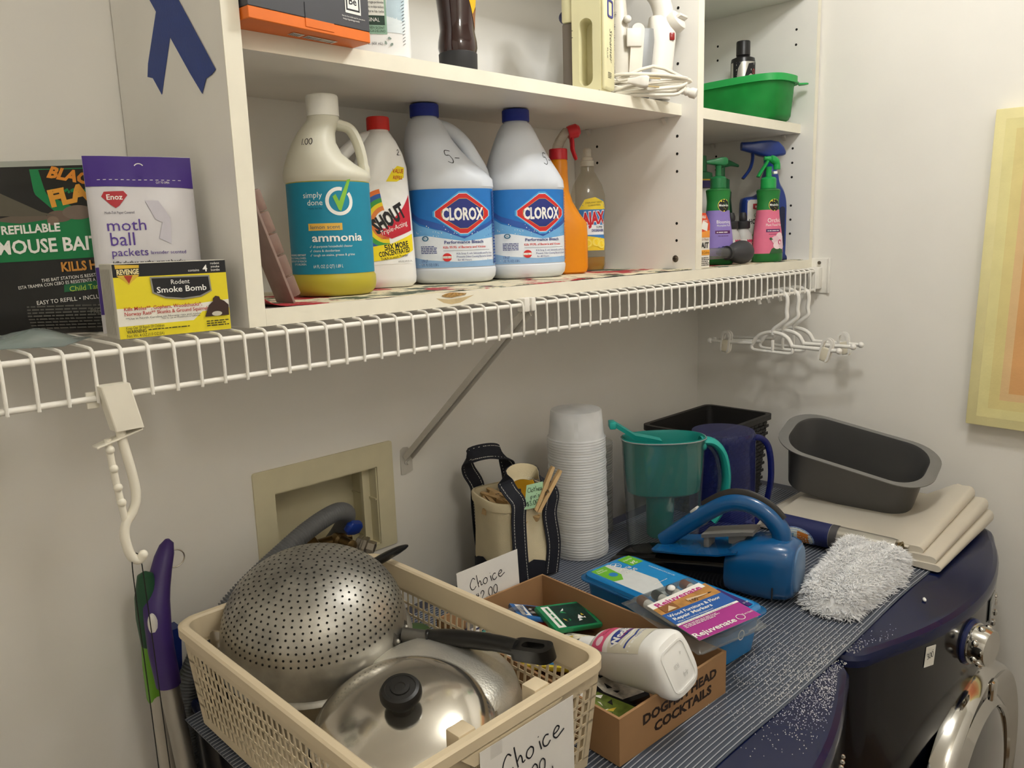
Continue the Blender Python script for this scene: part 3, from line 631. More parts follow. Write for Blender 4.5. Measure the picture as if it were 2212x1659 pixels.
t = thing('sauce_bottle', 'upside-down dark brown bottle standing on its black cap', 'bottle', (.803, -.228, ZM), -38)
obj('cap', MB().lathe([(.001, 0), (.0265, 0), (.0275, .0015), (.028, .027), (.0265, .0285), (.001, .0285)], 32), mat('cap_black', '#2b2b2d', .5), t)
B = Bottle([(.0275, .0265, .0265), (.035, .0285, .028), (.044, .028, .027), (.058, .025, .024), (.075, .026, .0245), (.1, .0285, .026), (.14, .0305, .027), (.17, .028, .025), (.178, .019, .018)])
obj('body', B.mesh(), mat('dark_brown_bottle', '#2b0f0c', .12, var=.1, vs=20, coat=.6), t)
d = Decal(B.surf, base=.0004); d.poly([(.014, .16), (.018, .096), (.025, .078), (.036, .092), (.036, .16)], ink('#eab418')); d.poly([(.024, .078), (.028, .068), (.037, .052), (.039, .092)], ink('#8a5a34')); d.smalltext(.021, .12, .013, 4, .0022, K_); d.done(t, 'label')

# steamer
crm = mat('cream_appliance', '#e3dcb0', .35, var=.03, vs=14)
t = thing('garment_steamer', 'cream upright garment steamer with long grip slot on upper shelf', 'appliance', (1.108, -.226, ZM), -75)
out = rrect(.0265, .105, .008, 6, 0, .105); inn = rrect(.0125, .054, .0124, 6, -.001, .068)
obj('body', MB().frame(out, inn, -.021, .021, 'y'), crm, t, ang=50)
obj('slot_back', MB().box(-.0145, .0005, .012, .0155, .014, .122), crm, t, smooth=False)
obj('base_foot', MB().box(-.012, .0255, -.0215, .019, 0, .006, .002), mat('foot_dark', '#3a362c', .6), t)
obj('side_shell', MB().box(.0255, .0345, -.0205, .0205, .007, .21, .004, 3), crm, t)
d = Decal(flat((.0345, -.0, .0), (0, 1, 0), (0, 0, 1))); ik = ink('#34322c')
d.text('Steamer', -.002, .104, .0105, ik, 'l', wd=.052, rot=-90, shear=.35); d.text('PLUS', -.0135, .072, .004, ik, 'l', wd=.016, rot=-90); d.smalltext(-.010, .033, .014, 4, .0016, ik); d.done(t, 'print')
obj('blue_badge', MB().frame(rrect(.011, .014, .004), rrect(.008, .011, .003), -.0005, .0012, 'x'), mat('badge_blue', '#2a2f86', .35), t, loc=(.0345, .0, .135))
gp = obj('grey_side', MB().box(-.047, -.0265, -.017, .019, .0, .12, .003), mat('warm_grey_plastic', '#6e655a', .5, var=.04), t)
obj('side_top', MB().box(-.0475, -.0265, -.0185, .02, .1205, .21, .004), crm, t)
for z in (.094, .105): obj('seam', MB().box(-.0266, -.0245, -.0215, -.0205, z, z+.0008), ik, t, smooth=False)
obj('tank_edge', MB().lathe([(.001, 0), (.013, 0), (.015, .006), (.013, .016), (.001, .02)], 20), mat('navy_plastic', '#2b2d55', .4), t, loc=(-.046, .004, .002))
obj('tank_top', MB().ball((-.05, .003, .135), .011, 16), mat('navy_plastic'), t)

# iron standing on its heel
t = thing('clothes_iron', 'white steam iron standing on heel with grey cuff and dial', 'iron', (1.229, -.219, ZM), -42); t.scale = (1.12, 1.05, 1.05)
wi = mat('iron_white', '#e9e4da', .3, var=.02, vs=10); gi = mat('iron_grey', '#8c8d8c', .4, var=.03)
def ironring(z, x0, x1, y):   # section across the standing iron: sole at x0, top at x1
    return [(x0+(x1-x0)*(p[0]+1)/2, p[1]*y, z) for p in (superpt(2*PI*i/32, 1, 1, 3.2) for i in range(32))]
obj('soleplate', MB().loft([[(x, y_, z) for x, y_ in rrect(.003, wd, .002, 3, ox, 0)] for z, wd, ox in ((.004, .046, -.052), (.08, .046, -.044), (.13, .040, -.039), (.18, .026, -.034), (.215, .012, -.030), (.23, .002, -.029))]), mat('sole_metal', '#bdb9b0', .3, .8), t)
obj('skirt', MB().loft([ironring(z, a_, b_, y_) for z, a_, b_, y_ in ((.002, -.049, -.02, .047), (.02, -.047, .006, .047), (.06, -.043, .0, .044), (.11, -.038, -.006, .038), (.16, -.034, -.010, .029), (.2, -.030, -.013, .016), (.225, -.028, -.022, .004))]), mat('iron_skirt', '#cdc7ba', .35, var=.03), t)
obj('grey_cuff', MB().loft([ironring(z, a_, b_, y_) for z, a_, b_, y_ in ((.004, -.01, .026, .036), (.05, -.008, .030, .033), (.1, -.006, .036, .028), (.118, .0, .036, .022))]), gi, t)
obj('heel_post', MB().loft([ironring(z, a_, b_, y_) for z, a_, b_, y_ in ((.003, .022, .062, .026), (.05, .026, .066, .024), (.1, .030, .071, .022), (.125, .028, .072, .02), (.14, .03, .068, .014))]), wi, t)
hp = catmull([(.052, 0, .12), (.052, 0, .15), (.04, 0, .178), (.015, 0, .195), (-.01, 0, .198), (-.024, 0, .19)], 5)
obj('handle', MB().tube(hp, .0165, 14, flat=(1.0, .95)), wi, t)
kn = obj('dial', MB().lathe([(.001, 0), (.0175, 0), (.019, .003), (.0175, .014), (.012, .017), (.001, .017)], 24), wi, t, loc=(.066, -.004, .127), rot=(PI/2-.5, 0, .9))
obj('grip_bar', MB().box(-.014, .014, -.003, .003, .015, .024, .002), wi, kn)
obj('pilot_light', MB().box(-.004, .004, -.002, .003, -.006, .006, .001), mat('pilot_red', '#8e1b1b', .25), t, loc=(.062, -.0215, .104))
sl = obj('water_window', MB().loft([[(x, -.0415+yo, z) for x, z in rrect(.010, .045, .0098, 6, -.005, .075)] for yo in (0, -.006)]), mat('window_beige', '#e0d6c8', .25), t, rot=(0, .07, 0))
obj('slider', MB().box(-.016, .008, -.051, -.046, .083, .112, .002), wi, t)
obj('spray_button', MB().ball((-.013, -.04, .128), .0065, 14), wi, t)
d = Decal(lambda u, v, dd: Vector((-.0415+u+.08*v, -.0455+.12*max(0, v-.02)-dd, v)), maxe=0); gk = ink('#6c675e')
for i, z in enumerate((.138, .118, .1, .084)): d.ring(.0, z, .0034, .0041, gk, n=16); d.ell(0, z, .0014, .0014, gk, 8)
d.text('Sunbeam', .0, .062, .0075, gk, 'l', wd=.038, rot=-82, shear=.2); d.done(t, 'print')
cm = mat('iron_cord', '#e9e3d4', .45, var=.03)
pts = []
for k_ in range(5):
    for i in range(10):
        a = 2*PI*i/10; pts.append((.018+(.052+.003*k_)*math.cos(a), -.063+(.017+.004*math.sin(k_*2))*math.sin(a), .006+k_*.0055+.006*math.sin(a+k_)))
pts += [(.07, -.06, .03), (.02, -.075, .046), (-.035, -.072, .026)]
obj('cord', MB().tube(catmull(pts, 3), .0028, 8), cm, t)
pl = obj('plug', MB().loft([[(x, y_*s_, z_*s_) for y_, z_ in rrect(.008, .0075, .003, 3)] for x, s_ in ((0, .5), (.012, .8), (.02, 1.15), (.028, 1.25), (.032, 1.0))]), wi, t, loc=(-.022, -.088, .022), rot=(0, .12, -.15))
for s_ in (-1, 1): obj('prong', MB().box(.031, .049, s_*.0065-.0008, s_*.0065+.0008, -.0032, .0032), mat('brass_prong', '#b9a67c', .3, .9), pl, smooth=False, rot=(PI/2, 0, 0))
obj('strain_relief', MB().lathe([(.004, 0), (.006, .003), (.0052, .006), (.0066, .009), (.0056, .012), (.0072, .015), (.006, .018), (.0085, .022), (.0085, .03), (.004, .032)], 16), wi, t, loc=(.062, -.06, .012), rot=(0, 1.9, -.3))

# ------------------------------------------------------------------ right bay: tub with a bottle
def shell_loft(outer, inner, m=None):
    """open vessel: outer rings bottom to top, inner rings top to bottom"""
    return (m or MB()).loft(outer+inner, True, True)
grn = clear('green_tub', '#59d27c', .68, '#2fb558', r=.2, gloss=.8)
t = thing('green_tub', 'translucent green plastic tub with rolled lip on upper right shelf', 'tub', (1.708, -.164, ZM), -2)
def tubring(a, b, z, n=3.2): return [(p[0], p[1], z) for p in (superpt(2*PI*i/56, a, b, n) for i in range(56))]
obj('body', shell_loft([tubring(.052, .106, 0), tubring(.059, .114, .004), tubring(.062, .118, .012), tubring(.067, .124, .084), tubring(.069, .126, .086)], [tubring(.0655, .1225, .086), tubring(.060, .116, .012), tubring(.05, .105, .004)]), grn, t)
lip = mat('green_lip', '#36bd60', .35, var=.03, tl=.25)
obj('lip', MB().frame(superl := [(p[0], p[1]) for p in tubring(.0725, .1295, 0)], [(p[0], p[1]) for p in tubring(.0675, .1245, 0)], .080, .0945), lip, t)
obj('lip_flange', MB().frame([(p[0], p[1]) for p in tubring(.0755, .1325, 0)], [(p[0], p[1]) for p in tubring(.0722, .1293, 0)], .0795, .0815), lip, t)
obj('lift_tab', MB().prism([(.05, -.118), (.064, -.1325), (.071, -.1325), (.074, -.122), (.07, -.11)], .0797, .083), lip, t)
t = thing('black_bottle', 'small black bottle with tall black cap standing inside green tub', 'bottle', (1.706, -.176, ZM+.0045), -50); t.scale = (1.3, 1.3, 1.17)
B = Bottle([(0, .019, .019), (.003, .0205, .0205), (.114, .0205, .0205), (.12, .0195, .0195), (.1235, .012, .012), (.126, .0105, .0105)])
obj('body', B.mesh(), mat('bottle_black', '#1b1a1b', .3), t)
d = Decal(B.surf, base=.0004); d.poly([(-.028, .03), (.024, .03), (.024, .112), (-.028, .112)], mat('silver_label', '#c9c6bd', .3, .6)); d.poly([(-.02, .03), (-.012, .1), (-.006, .112), (-.022, .112)], K_); d.poly([(-.002, .08), (.006, .108), (.024, .112), (.024, .085), (.01, .09)], K_); d.ell(.017, .094, .003, .005, ink('#b03a3a')); d.done(t, 'label')
obj('cap', MB().lathe([(.0105, .126), (.0118, .1265), (.0118, .15), (.0112, .152), (.0005, .152)], 28), mat('cap_black2', '#1e1c1c', .4), t)

# ------------------------------------------------------------------ right bay, bottom
bsp = mat('navy_bottle', '#20387f', .28, var=.03)
t = thing('insecticide_sprayer', 'large navy blue trigger sprayer with open handle loop and pale label', 'spray bottle', (1.715, -.228, ZS), -44)
out = catmull([(-.048, 0, .0), (.048, 0, .0), (.051, 0, .01), (.051, 0, .09), (.050, 0, .13), (.044, 0, .155), (.033, 0, .175), (.027, 0, .2), (.016, 0, .213), (.004, 0, .2), (.0, 0, .165), (-.018, 0, .147), (-.04, 0, .143), (-.05, 0, .13), (-.05, 0, .05), (-.051, 0, .01)], 4, True)
xz = [(p.x, p.z) for p in out]
def belly(d0, s_): cxm, czm = 0, .09; return [(cxm+(x-cxm)*s_, d0, max(.0, czm+(z-czm)*s_)) for x, z in xz]
hole_ = [(.022+.010*math.cos(2*PI*i/len(xz)), .083+.055*math.sin(2*PI*i/len(xz))) for i in range(len(xz))]
obj('body', MB().loft([belly(-.022, .93), belly(-.0245, .88), ]+[], True, True).loft([belly(-.022, .93), belly(-.012, 1.0), belly(.012, 1.0), belly(.022, .93), belly(.0245, .85)]), bsp, t, ang=60)
d = Decal(flat((0, -.0246, 0), (1, 0, 0), (0, 0, 1)), base=.0006)
d.poly(rrect(.0345, .05, .008, 4, -.008, .087), ink('#d8d4cc')); d.poly([(-.03, .128), (.02, .128), (.02, .118), (-.005, .110), (-.03, .117)], ink('#b5303a')); d.text('BioAdvanced', -.005, .119, .005, W_, wd=.04, bold=.02)
d.text('Organics', -.006, .099, .009, ink('#6d6a60'), wd=.045, shear=.25); d.text('HOUSEPLANT', -.007, .0835, .011, K_, wd=.062, bold=.03); d.text('INSECT', -.007, .07, .009, K_, wd=.04, bold=.02); d.rect(-.042, .038, .026, .06, ink('#7c9a3a')); d.done(t, 'label')
obj('grip_slot', MB().prism(rrect(.006, .045, .006, 5, .037, .075), -.0256, -.0235, 'y'), mat('slot_dark', '#101a3d', .5), t)
obj('collar', MB().lathe([(.0145, .208), (.0155, .21), (.0155, .226), (.012, .228)], 24), bsp, t, loc=(.016, 0, 0))
hd = obj('spray_head', MB().loft([[(x, y_, z) for y_, z in rrect(w_, h_, .006, 3, 0, zc)] for x, w_, h_, zc in ((-.052, .008, .009, .256), (-.03, .010, .012, .253), (-.01, .013, .0165, .250), (.012, .014, .019, .248), (.03, .013, .016, .2475), (.042, .010, .010, .243), (.048, .005, .005, .240))]), bsp, t)
obj('trigger', MB().tube(catmull([(-.026, 0, .243), (-.026, 0, .225), (-.032, 0, .205), (-.047, 0, .185)], 4), .005, 8, flat=(1.6, .7), up=(1, 0, 0)), bsp, t)
def mglogo(d, x, y, r):
    d.ell(x, y, r*1.05, r*1.05, ink('#e9d64a')); d.ell(x+.0004, y-.0004, r, r, K_); d.text('Miracle-Gro', x, y-r*.15, r*.38, W_, wd=r*1.7, bold=.02)
def plantspray(loc, rz, label, cols, name, lines, kind, flower):
    t = thing(name, label, 'spray bottle', loc, rz)
    B = Bottle([(0, .031, .024, 2.4), (.004, .0335, .027, 2.4), (.02, .0335, .027, 2.4), (.06, .0305, .0245, 2.4), (.1, .0245, .021, 2.3), (.13, .0225, .0195, 2.2), (.147, .0245, .0205, 2.2), (.1535, .0255, .0215, 2.2), (.156, .023, .02, 2.1), (.158, .014, .014)])
    obj('body', B.mesh(), mat(name+'_green_base', '#1d6a2e', .4), t)
    d = Decal(B.surf, base=.0004); d.rect(-.045, .018, .045, .112, ink(cols)); d.rect(-.037, .112, .037, .152, ink('#1f7a34')); mglogo(d, .007, .122, .0125)
    for (s_, y, h, wd_) in lines: d.text(s_, .007, y, h, W_, wd=wd_)
    d.rect(-.012, .064, .021, .0705, ink('#58255e')); d.smalltext(-.009, .0662, .026, 1, .0022, W_); d.smalltext(-.006, .059, .022, 1, .0014, ink('#58255e'))
    flower(d); d.done(t, 'label')
    gm = mat('pump_green', '#1f9a4a', .35, var=.03); 
    if kind == 'pump': gm = mat('pump_dark_green', '#1f6f3f', .4, var=.03)
    obj('collar', MB().lathe([(.0155, .157), (.0165, .158), (.0165, .178), (.014, .181), (.007, .183)], 24), gm, t)
    obj('stem', MB().lathe([(.0065, .181), (.006, .2), (.0075, .204)], 16), gm, t)
    if kind == 'pump':
        obj('pump_head', MB().loft([[(x, y_, z) for y_, z in rrect(w_, h_, .003, 3, 0, zc)] for x, w_, h_, zc in ((-.026, .0035, .0035, .2115), (-.01, .006, .006, .2115), (.004, .0095, .0085, .212), (.014, .009, .0085, .212), (.018, .007, .006, .212))]), gm, t)
    else:
        obj('pump_head', MB().tube(catmull([(-.011, 0, .222), (.0, 0, .2205), (.010, 0, .2185), (.017, 0, .211), (.018, 0, .198)], 4), [.0045]*3+[.006]*3+[.0085]*6+[.0075]*5, 12), gm, t)
        obj('trigger', MB().tube(catmull([(-.003, 0, .216), (-.010, 0, .205), (-.018, 0, .193), (-.024, 0, .183)], 4), .0045, 10, flat=(1.8, .8), up=(1, 0, .5)), gm, t)
        obj('lock_tab', MB().box(.009, .017, -.007, .003, .188, .194, .001), white, t)
    return t
def orchid(d):
    d.poly([(-.005, .018), (.0, .028), (.012, .034), (.028, .028), (.032, .018)], ink('#2e5a34'))
    for a in range(5):
        x, y = .019+.0105*math.cos(a*1.257+.3), .044+.0105*math.sin(a*1.257+.3); d.ell(x, y, .0095, .0085, ink('#ecd3d8' if a % 2 else '#e3c3cb'), 16)
    d.ell(.019, .042, .0045, .006, ink('#c2527a'), 12); d.ell(.019, .042, .002, .003, ink('#f2e6e4'), 8); d.poly([(-.006, .05), (-.002, .053), (.003, .048), (-.002, .047)], ink('#2e5a34'))
def violets(d):
    for i in range(26): d.ell(random.uniform(-.008, .022), random.uniform(.02, .037), .004, .003, ink(random.choice(('#3d3a86', '#4a4696', '#2e2c6a'))), 7)
plantspray((1.655, -.272, ZS), -40, 'pink orchid plant food mist bottle with bright green sprayer', '#dd6f8d', 'orchid_mist_bottle', (('Orchid', .085, .0095, .031), ('Plant Food Mist', .077, .0055, .038)), 'mist', orchid)
plantspray((1.514, -.232, ZS), -42, 'lavender blooming houseplant food bottle with dark green pump', '#8a77bd', 'houseplant_food_bottle', (('Blooming', .085, .0072, .031), ('Houseplant Food', .079, .0042, .03)), 'pump', violets)
t = thing('plant_food_pump', 'dark green pump bottle with yellow label behind dropper bottles', 'spray bottle', (1.668, -.150, ZS), -20)
obj('body', Bottle([(0, .024, .021), (.004, .027, .024), (.1, .027, .024), (.14, .022, .02), (.158, .023, .02), (.163, .014, .014)]).mesh(), mat('deep_green', '#143f22', .4), t)
d = Decal(Bottle([(0, .027, .024), (.2, .027, .024)]).surf, base=.0005); d.rect(-.03, .03, .03, .11, ink('#c9a52a')); d.ell(0, .095, .012, .012, K_); d.text('Miracle', 0, .093, .004, W_); d.done(t, 'label')
gm = mat('pump_dark_green'); obj('collar', MB().lathe([(.0165, .162), (.0175, .163), (.0175, .185), (.008, .19)], 24), gm, t); obj('stem', MB().lathe([(.007, .188), (.0065, .213)], 16), gm, t)
obj('pump_head', MB().loft([[(x, y_, z) for y_, z in rrect(w_, h_, .003, 3, 0, zc)] for x, w_, h_, zc in ((-.012, .009, .009, .221), (.008, .0105, .0085, .222), (.025, .007, .005, .2215), (.046, .004, .003, .217))]), gm, t)
t = thing('white_plant_bottle', 'white bottle with dark green spout cap in the corner behind pump', 'bottle', (1.615, -.125, ZS), -40)
obj('body', Bottle([(0, .03, .025, 3), (.004, .033, .028, 3), (.15, .033, .028, 3), (.165, .03, .026, 2.5), (.17, .02, .02)]).mesh(), white, t)
obj('cap', MB().lathe([(.0325, .167), (.033, .182), (.029, .184)], 28), mat('cap_violet', '#3a2d72', .4), t); obj('band', MB().lathe([(.0325, .1822), (.0325, .1855)], 28), ink('#d8b23a'), t)
obj('spout', MB().lathe([(.029, .186), (.027, .2), (.015, .204), (.0135, .238), (.001, .239)], 24), gm, t)
def dropper(x, y, label):
    t = thing('dropper_bottle', label, 'bottle', (x, y, ZS), -45, 'small dropper bottles')
    B = Bottle([(0, .019, .019), (.003, .021, .021), (.055, .021, .021), (.064, .018, .018), (.07, .013, .013), (.074, .0125, .0125)])
    obj('body', B.mesh(), mat('bottle_translucent', '#d4d2cf', .35, tl=.3), t)
    obj('cap', MB().lathe([(.0145, .0735), (.0155, .075), (.0155, .088), (.013, .09), (.0075, .0905), (.0085, .094), (.0085, .1), (.006, .108), (.0005, .109)], 24), mat('cap_black'), t)
    d = Decal(B.surf, base=.0004); d.rect(-.03, .01, .03, .05, ink('#dcdad6')); d.rect(.004, .022, .026, .05, ink('#b02a4a')); d.text('ES', .014, .036, .006, W_, wd=.012); d.rect(-.02, .03, -.016, .045, K_); d.done(t, 'label')
dropper(1.594, -.218, 'small white dropper bottle between lavender pump bottle and its twin')
dropper(1.624, -.230, 'small white dropper bottle behind the black baster bulb')
# baster lying on the board
t = thing('turkey_baster', 'baster with black rubber bulb and clear tube lying down', 'baster', (1.535, -.276, ZS+.0245), rot=(0, 0, math.radians(-8)))
M_ = Matrix.Rotation(PI/2, 4, 'Y')
obj('bulb', MB().lathe([(.012, -.045), (.0135, -.043), (.0135, -.038), (.012, -.036), (.015, -.03), (.021, -.018), (.0245, -.002), (.024, .010), (.019, .02), (.010, .026), (.001, .028)], 32, M=M_), mat('black_rubber', '#3a3a3c', .6, var=.05), t)
obj('tube', MB().lathe([(.0115, -.036), (.0115, -.11), (.0105, -.13), (.0095, -.16)], 24, False, False, M=M_), clear('baster_clear', '#dcdcdc', .2, '#c8c8c8'), t)
obj('ring', MB().lathe([(.012, -.047), (.0145, -.047), (.0145, -.044), (.012, -.044)], 24, M=M_), mat('cap_black'), t)
# ant bait carton
t = thing('ant_bait_carton', 'orange and white ant bait carton next to the cabinet divider', 'box', (1.3405, -.287, ZS), 0)
Hc = .105; obj('carton', MB().prism([(0, 0), (.052, 0), (.052, .085), (.036, Hc), (0, Hc)], 0, .02, 'y'), mat('carton_white', '#ece8df', .5), t, smooth=False)
d = Decal(flat((0, 0, 0), (1, 0, 0), (0, 0, 1)))
d.poly([(0, .058), (.052, .058), (.052, .085), (.036, Hc), (0, Hc)], ink('#dd4b26')); d.poly([(0, .058), (.052, .058), (.052, .072), (0, .066)], ink('#ef9a3a')); d.poly([(.02, .075), (.042, .07), (.045, .085), (.026, .09)], W_)
d.text('KILLS', .03, .095, .005, W_, wd=.012, bold=.03); d.text('INSECTS', .034, .0875, .004, W_, wd=.016, bold=.03); d.text('TERRO TRAX', .048, .052, .0045, ink('#8a4a1a'), 'r', wd=.04); d.text('BAIT', .048, .038, .011, K_, 'r', wd=.036, bold=.03); d.rect(0, .024, .0515, .034, ink('#eda22e')); d.text('& Colony', .05, .0265, .0055, K_, 'r', wd=.026); d.smalltext(.01, .018, .04, 5, .0022, K_); d.done(t, 'print')
# ------------------------------------------------------------------ packets on the left of the wire shelf
ZD = 1.4968
def pouch(w_, h_, th, nx=16, nz=22, seed=1, wr=.0025, flatten=.16):
    """sealed bag: returns MB and a surface function for the front print"""
    rnd = random.Random(seed); ph = [rnd.uniform(0, 6) for _ in range(6)]
    def prof(u, v): # u -1..1, v 0..1
        e = max(0, 1-abs(u)**3); top = min(1, (1-v)/flatten) if v > 1-flatten else 1
        bot = .45+.55*min(1, v/.1)
        return th/2*e**.6*(.12+.88*max(0, top))*bot
    def wrk(u, v): return wr*(math.sin(7*u+ph[0]+3*v)*math.sin(9*v+ph[1])+.6*math.sin(15*u+ph[2])*math.sin(5*v+ph[3]+4*u)) * (0.3+.7*(1-v))
    def front(x, z, d): u, v = max(-1, min(1, 2*x/w_)), max(0, min(1, z/h_)); return Vector((x, -prof(u, v)+wrk(u, v)-d-.0002, z))
    m = MB(); F = []; Bk = []
    for j in range(nz+1):
        v = j/nz; F.append([front(-w_/2+w_*i/nx, h_*v, 0) for i in range(nx+1)]); Bk.append([Vector((-w_/2+w_*i/nx, prof(-1+2*i/nx, v)+wrk(-1+2*i/nx, v)+.0004, h_*v)) for i in range(nx+1)])
    rings = [F[j]+Bk[j][::-1] for j in range(nz+1)]
    m.loft(rings); return m, front
# mouse bait bag
t = thing('bait_pouch', 'black and green mouse bait pouch standing against the back wall', 'pouch', (.236, -.130, ZD), rot=(math.radians(-5), 0, math.radians(-43)))
m, fr0 = pouch(.25, .182, .035, seed=4); fr = lambda u, v, dd: fr0(u+.010, v*.96, dd)
obj('bag', m, mat('pouch_black', '#181818', .3, var=.1, vs=30), t, ang=60)
d = Decal(fr, base=.0006, maxe=.006); GN = ink('#0f7a45')
d.poly([(-.124, .078), (.124, .086), (.124, .132), (.05, .130), (-.124, .126)], GN); d.poly([(.008, .186), (.02, .155), (.045, .13), (.124, .13), (.124, .186)], GN); d.poly([(.018, .185), (.032, .155), (.06, .14), (.124, .15), (.124, .185)], ink('#15150f'))
d.poly([(-.03, .128), (.02, .138), (.028, .133), (.034, .128), (.0, .124)], ink('#6a5e52')); d.ell(.043, .131, .013, .0065, ink('#6b5a4e')); d.ell(.062, .135, .016, .008, ink('#74655a')); d.ell(.036, .126, .006, .005, ink('#7d6a5c')); d.poly([(-.05, .175), (.025, .136), (.04, .132), (.0, .132), (-.06, .134)], ink('#5d584c'))
d.text('BLACK', .058, .170, .013, ink('#d9882a'), wd=.06, bold=.05, rot=-12); d.text('FLAG', .064, .148, .018, ink('#dd9a34'), wd=.058, bold=.06, rot=12)
d.text('REFILLABLE', .012, .1135, .0095, W_, wd=.062, bold=.03, rot=2); d.text('MOUSE BAIT', .030, .092, .0155, W_, wd=.108, bold=.025, rot=2); d.text('STATION', .13, .092, .0155, W_, 'l', wd=.0, bold=.035) if 0 else None
d.text('KILLS HOUSE MICE', .088, .072, .0105, ink('#c98a3a'), wd=.095, bold=.035, rot=3)
d.text('THIS BAIT STATION IS RESISTANT TO TAMPERING', .068, .0625, .0038, W_, wd=.1, rot=5); d.text('ESTA TRAMPA CON CEBO ES RESISTENTE A LA MANIPULACION', .053, .056, .0038, W_, wd=.12, rot=5)
d.poly([(.042, .046), (.124, .054), (.124, .0635), (.042, .0545)], ink('#12613a')); d.text('Child Tamper-Resistant', .085, .05, .0062, ink('#b9d04a'), wd=.075, rot=5)
d.text('EASY TO REFILL • INCLUDES 1 REFILL', .062, .037, .0048, W_, wd=.1, rot=5); d.smalltext(.0, .03, .12, 8, .0022, ink('#5c5a55')); d.text('PRECAUCION', .085, .0215, .0055, ink('#77746c'), wd=.036)
d.done(t, 'print', 'green band with white lettering and a mouse')
t = thing('resealable_bag', 'empty clear resealable bag standing behind mouse bait pouch', 'plastic bag', (.262, -.072, ZD), rot=(math.radians(-3), 0, math.radians(-43)))
m, fr2 = pouch(.17, .194, .01, seed=9); obj('film', m, clear('bag_film', '#e8ebe8', .35, '#dfe3dd', r=.2), t, ang=60)
d = Decal(fr2, base=.0006); zp = ink('#c9d0cc'); d.rect(-.083, .185, .083, .1865, zp); d.rect(-.083, .181, .083, .182, zp); d.done(t, 'zip_strip')
# moth ball packet
t = thing('moth_ball_packet', 'white and purple moth ball packet standing behind yellow carton', 'packet', (.3385, -.2265, ZD), rot=(math.radians(-4), 0, math.radians(-17))); t.scale = (.84, 1, 1.015)
m, fr = pouch(.128, .186, .03, seed=2, wr=.002, flatten=.3); PU = ink('#452a86')
obj('bag', m, mat('packet_white', '#dedbdf', .35, var=.04, vs=18), t, ang=60)
d = Decal(fr, base=.0006, maxe=.006); d.poly([(-.0638, .154), (.0635, .152), (.0638, .1855), (-.0638, .1858)], PU)
for i in range(15): d.rect(-.05+i*.0068, .1605-.00005*i, -.0465+i*.0068, .1611-.00005*i, W_); d.k -= 1
d.text('CUT TO OPEN', .026, .1565, .0024, W_, wd=.016); d.ring(.0, .1745, .0045, .0058, W_, 20, 160, sy=.7)
d.poly([(-.0475, .143), (-.044, .148), (-.0215, .1485), (-.0175, .144), (-.028, .133), (-.0325, .1305), (-.038, .134)], ink('#b7303a')); d.text('Enoz', -.0325, .1395, .0058, W_, wd=.0185, bold=.02)
d.text('Moth-Tek Paper Covered', -.046, .1245, .0028, ink('#3a3550'), 'l', wd=.034); VI = ink('#5b3f9a')
d.text('moth', -.045, .107, .0125, VI, 'l', wd=.045); d.text('ball', -.043, .0915, .0145, VI, 'l', wd=.028); d.text('packets', -.043, .0805, .0085, VI, 'l', wd=.042); d.text('lavender scented', .002, .0815, .0038, VI, 'l', wd=.043); d.text('kills clothes moths, carpet beetles', -.043, .0712, .0042, K_, 'l', wd=.086, bold=.025)
d.poly([(.002, .138), (.012, .118), (.02, .115), (.014, .098), (.028, .092), (.03, .12), (.018, .138)], ink('#d1cdd8')); d.rect(-.0638, .02, -.056, .07, PU); d.done(t, 'print', 'purple lettering on white')
# yellow rodent carton
t = thing('smoke_bomb_carton', 'yellow and black rodent smoke bomb carton at front of wire shelf', 'box', (.2755, -.294, ZD), -3)
YE = mat('carton_yellow', '#e6d427', .45, var=.04, vs=20)
obj('carton', MB().box(0, .115, 0, .043, 0, .0755, .0008, 1), mat('carton_side', '#c9c4b8', .55, var=.06, vs=50), t, smooth=False)
d = Decal(flat((0, 0, 0), (1, 0, 0), (0, 0, 1))); RD = ink('#b3302a')
d.rect(.0005, .0005, .1145, .075, YE); d.poly([(.0005, .013), (.075, .0135), (.085, .022), (.1145, .024), (.1145, .033), (.085, .031), (.04, .03), (.0005, .031)], ink('#eae6da')); d.rect(.0005, .062, .1145, .075, K_)
d.poly([(.003, .0745), (.026, .0735), (.025, .063), (.018, .0575), (.0145, .054), (.011, .058), (.004, .0635)], ink('#d8b23a')); d.rect(.0035, .064, .0262, .0705, K_); d.text('REVENGE', .0148, .0648, .005, ink('#e8d8a0'), wd=.021, bold=.04); d.poly([(.0105, .0635), (.019, .0635), (.0148, .0555)], ink('#a83a24'))
d.text('contains', .08, .0645, .0028, W_, wd=.0115); d.text('4', .092, .064, .007, W_, bold=.02); d.text('rodent', .103, .071, .0026, W_); d.text('smoke', .103, .0675, .0026, W_); d.text('bombs', .103, .064, .0026, W_)
d.poly([(.035, .061), (.096, .060), (.097, .043), (.085, .0375), (.066, .036), (.048, .0385), (.036, .0445)], ink('#8d8b80')); d.poly([(.0365, .0595), (.0945, .0585), (.0955, .044), (.084, .039), (.066, .0377), (.049, .04), (.0377, .0455)], K_)
d.text('Rodent', .065, .0525, .005, W_, wd=.019); d.text('Smoke Bomb', .066, .0445, .0062, W_, wd=.051, bold=.012)
d.text('Kills Moles**, Gophers, Woodchucks*,', .007, .0285, .0038, RD, 'l', wd=.078, bold=.01); d.text('Norway Rats** Skunks & Ground Squirrels', .007, .0235, .0038, RD, 'l', wd=.085, bold=.01); d.text('**Use in North Carolina on Norway rats and moles', .0075, .0195, .0021, K_, 'l', wd=.075); d.text('*Not for use on Woodchucks in California.', .042, .0175, .0018, K_, 'l', wd=.04)
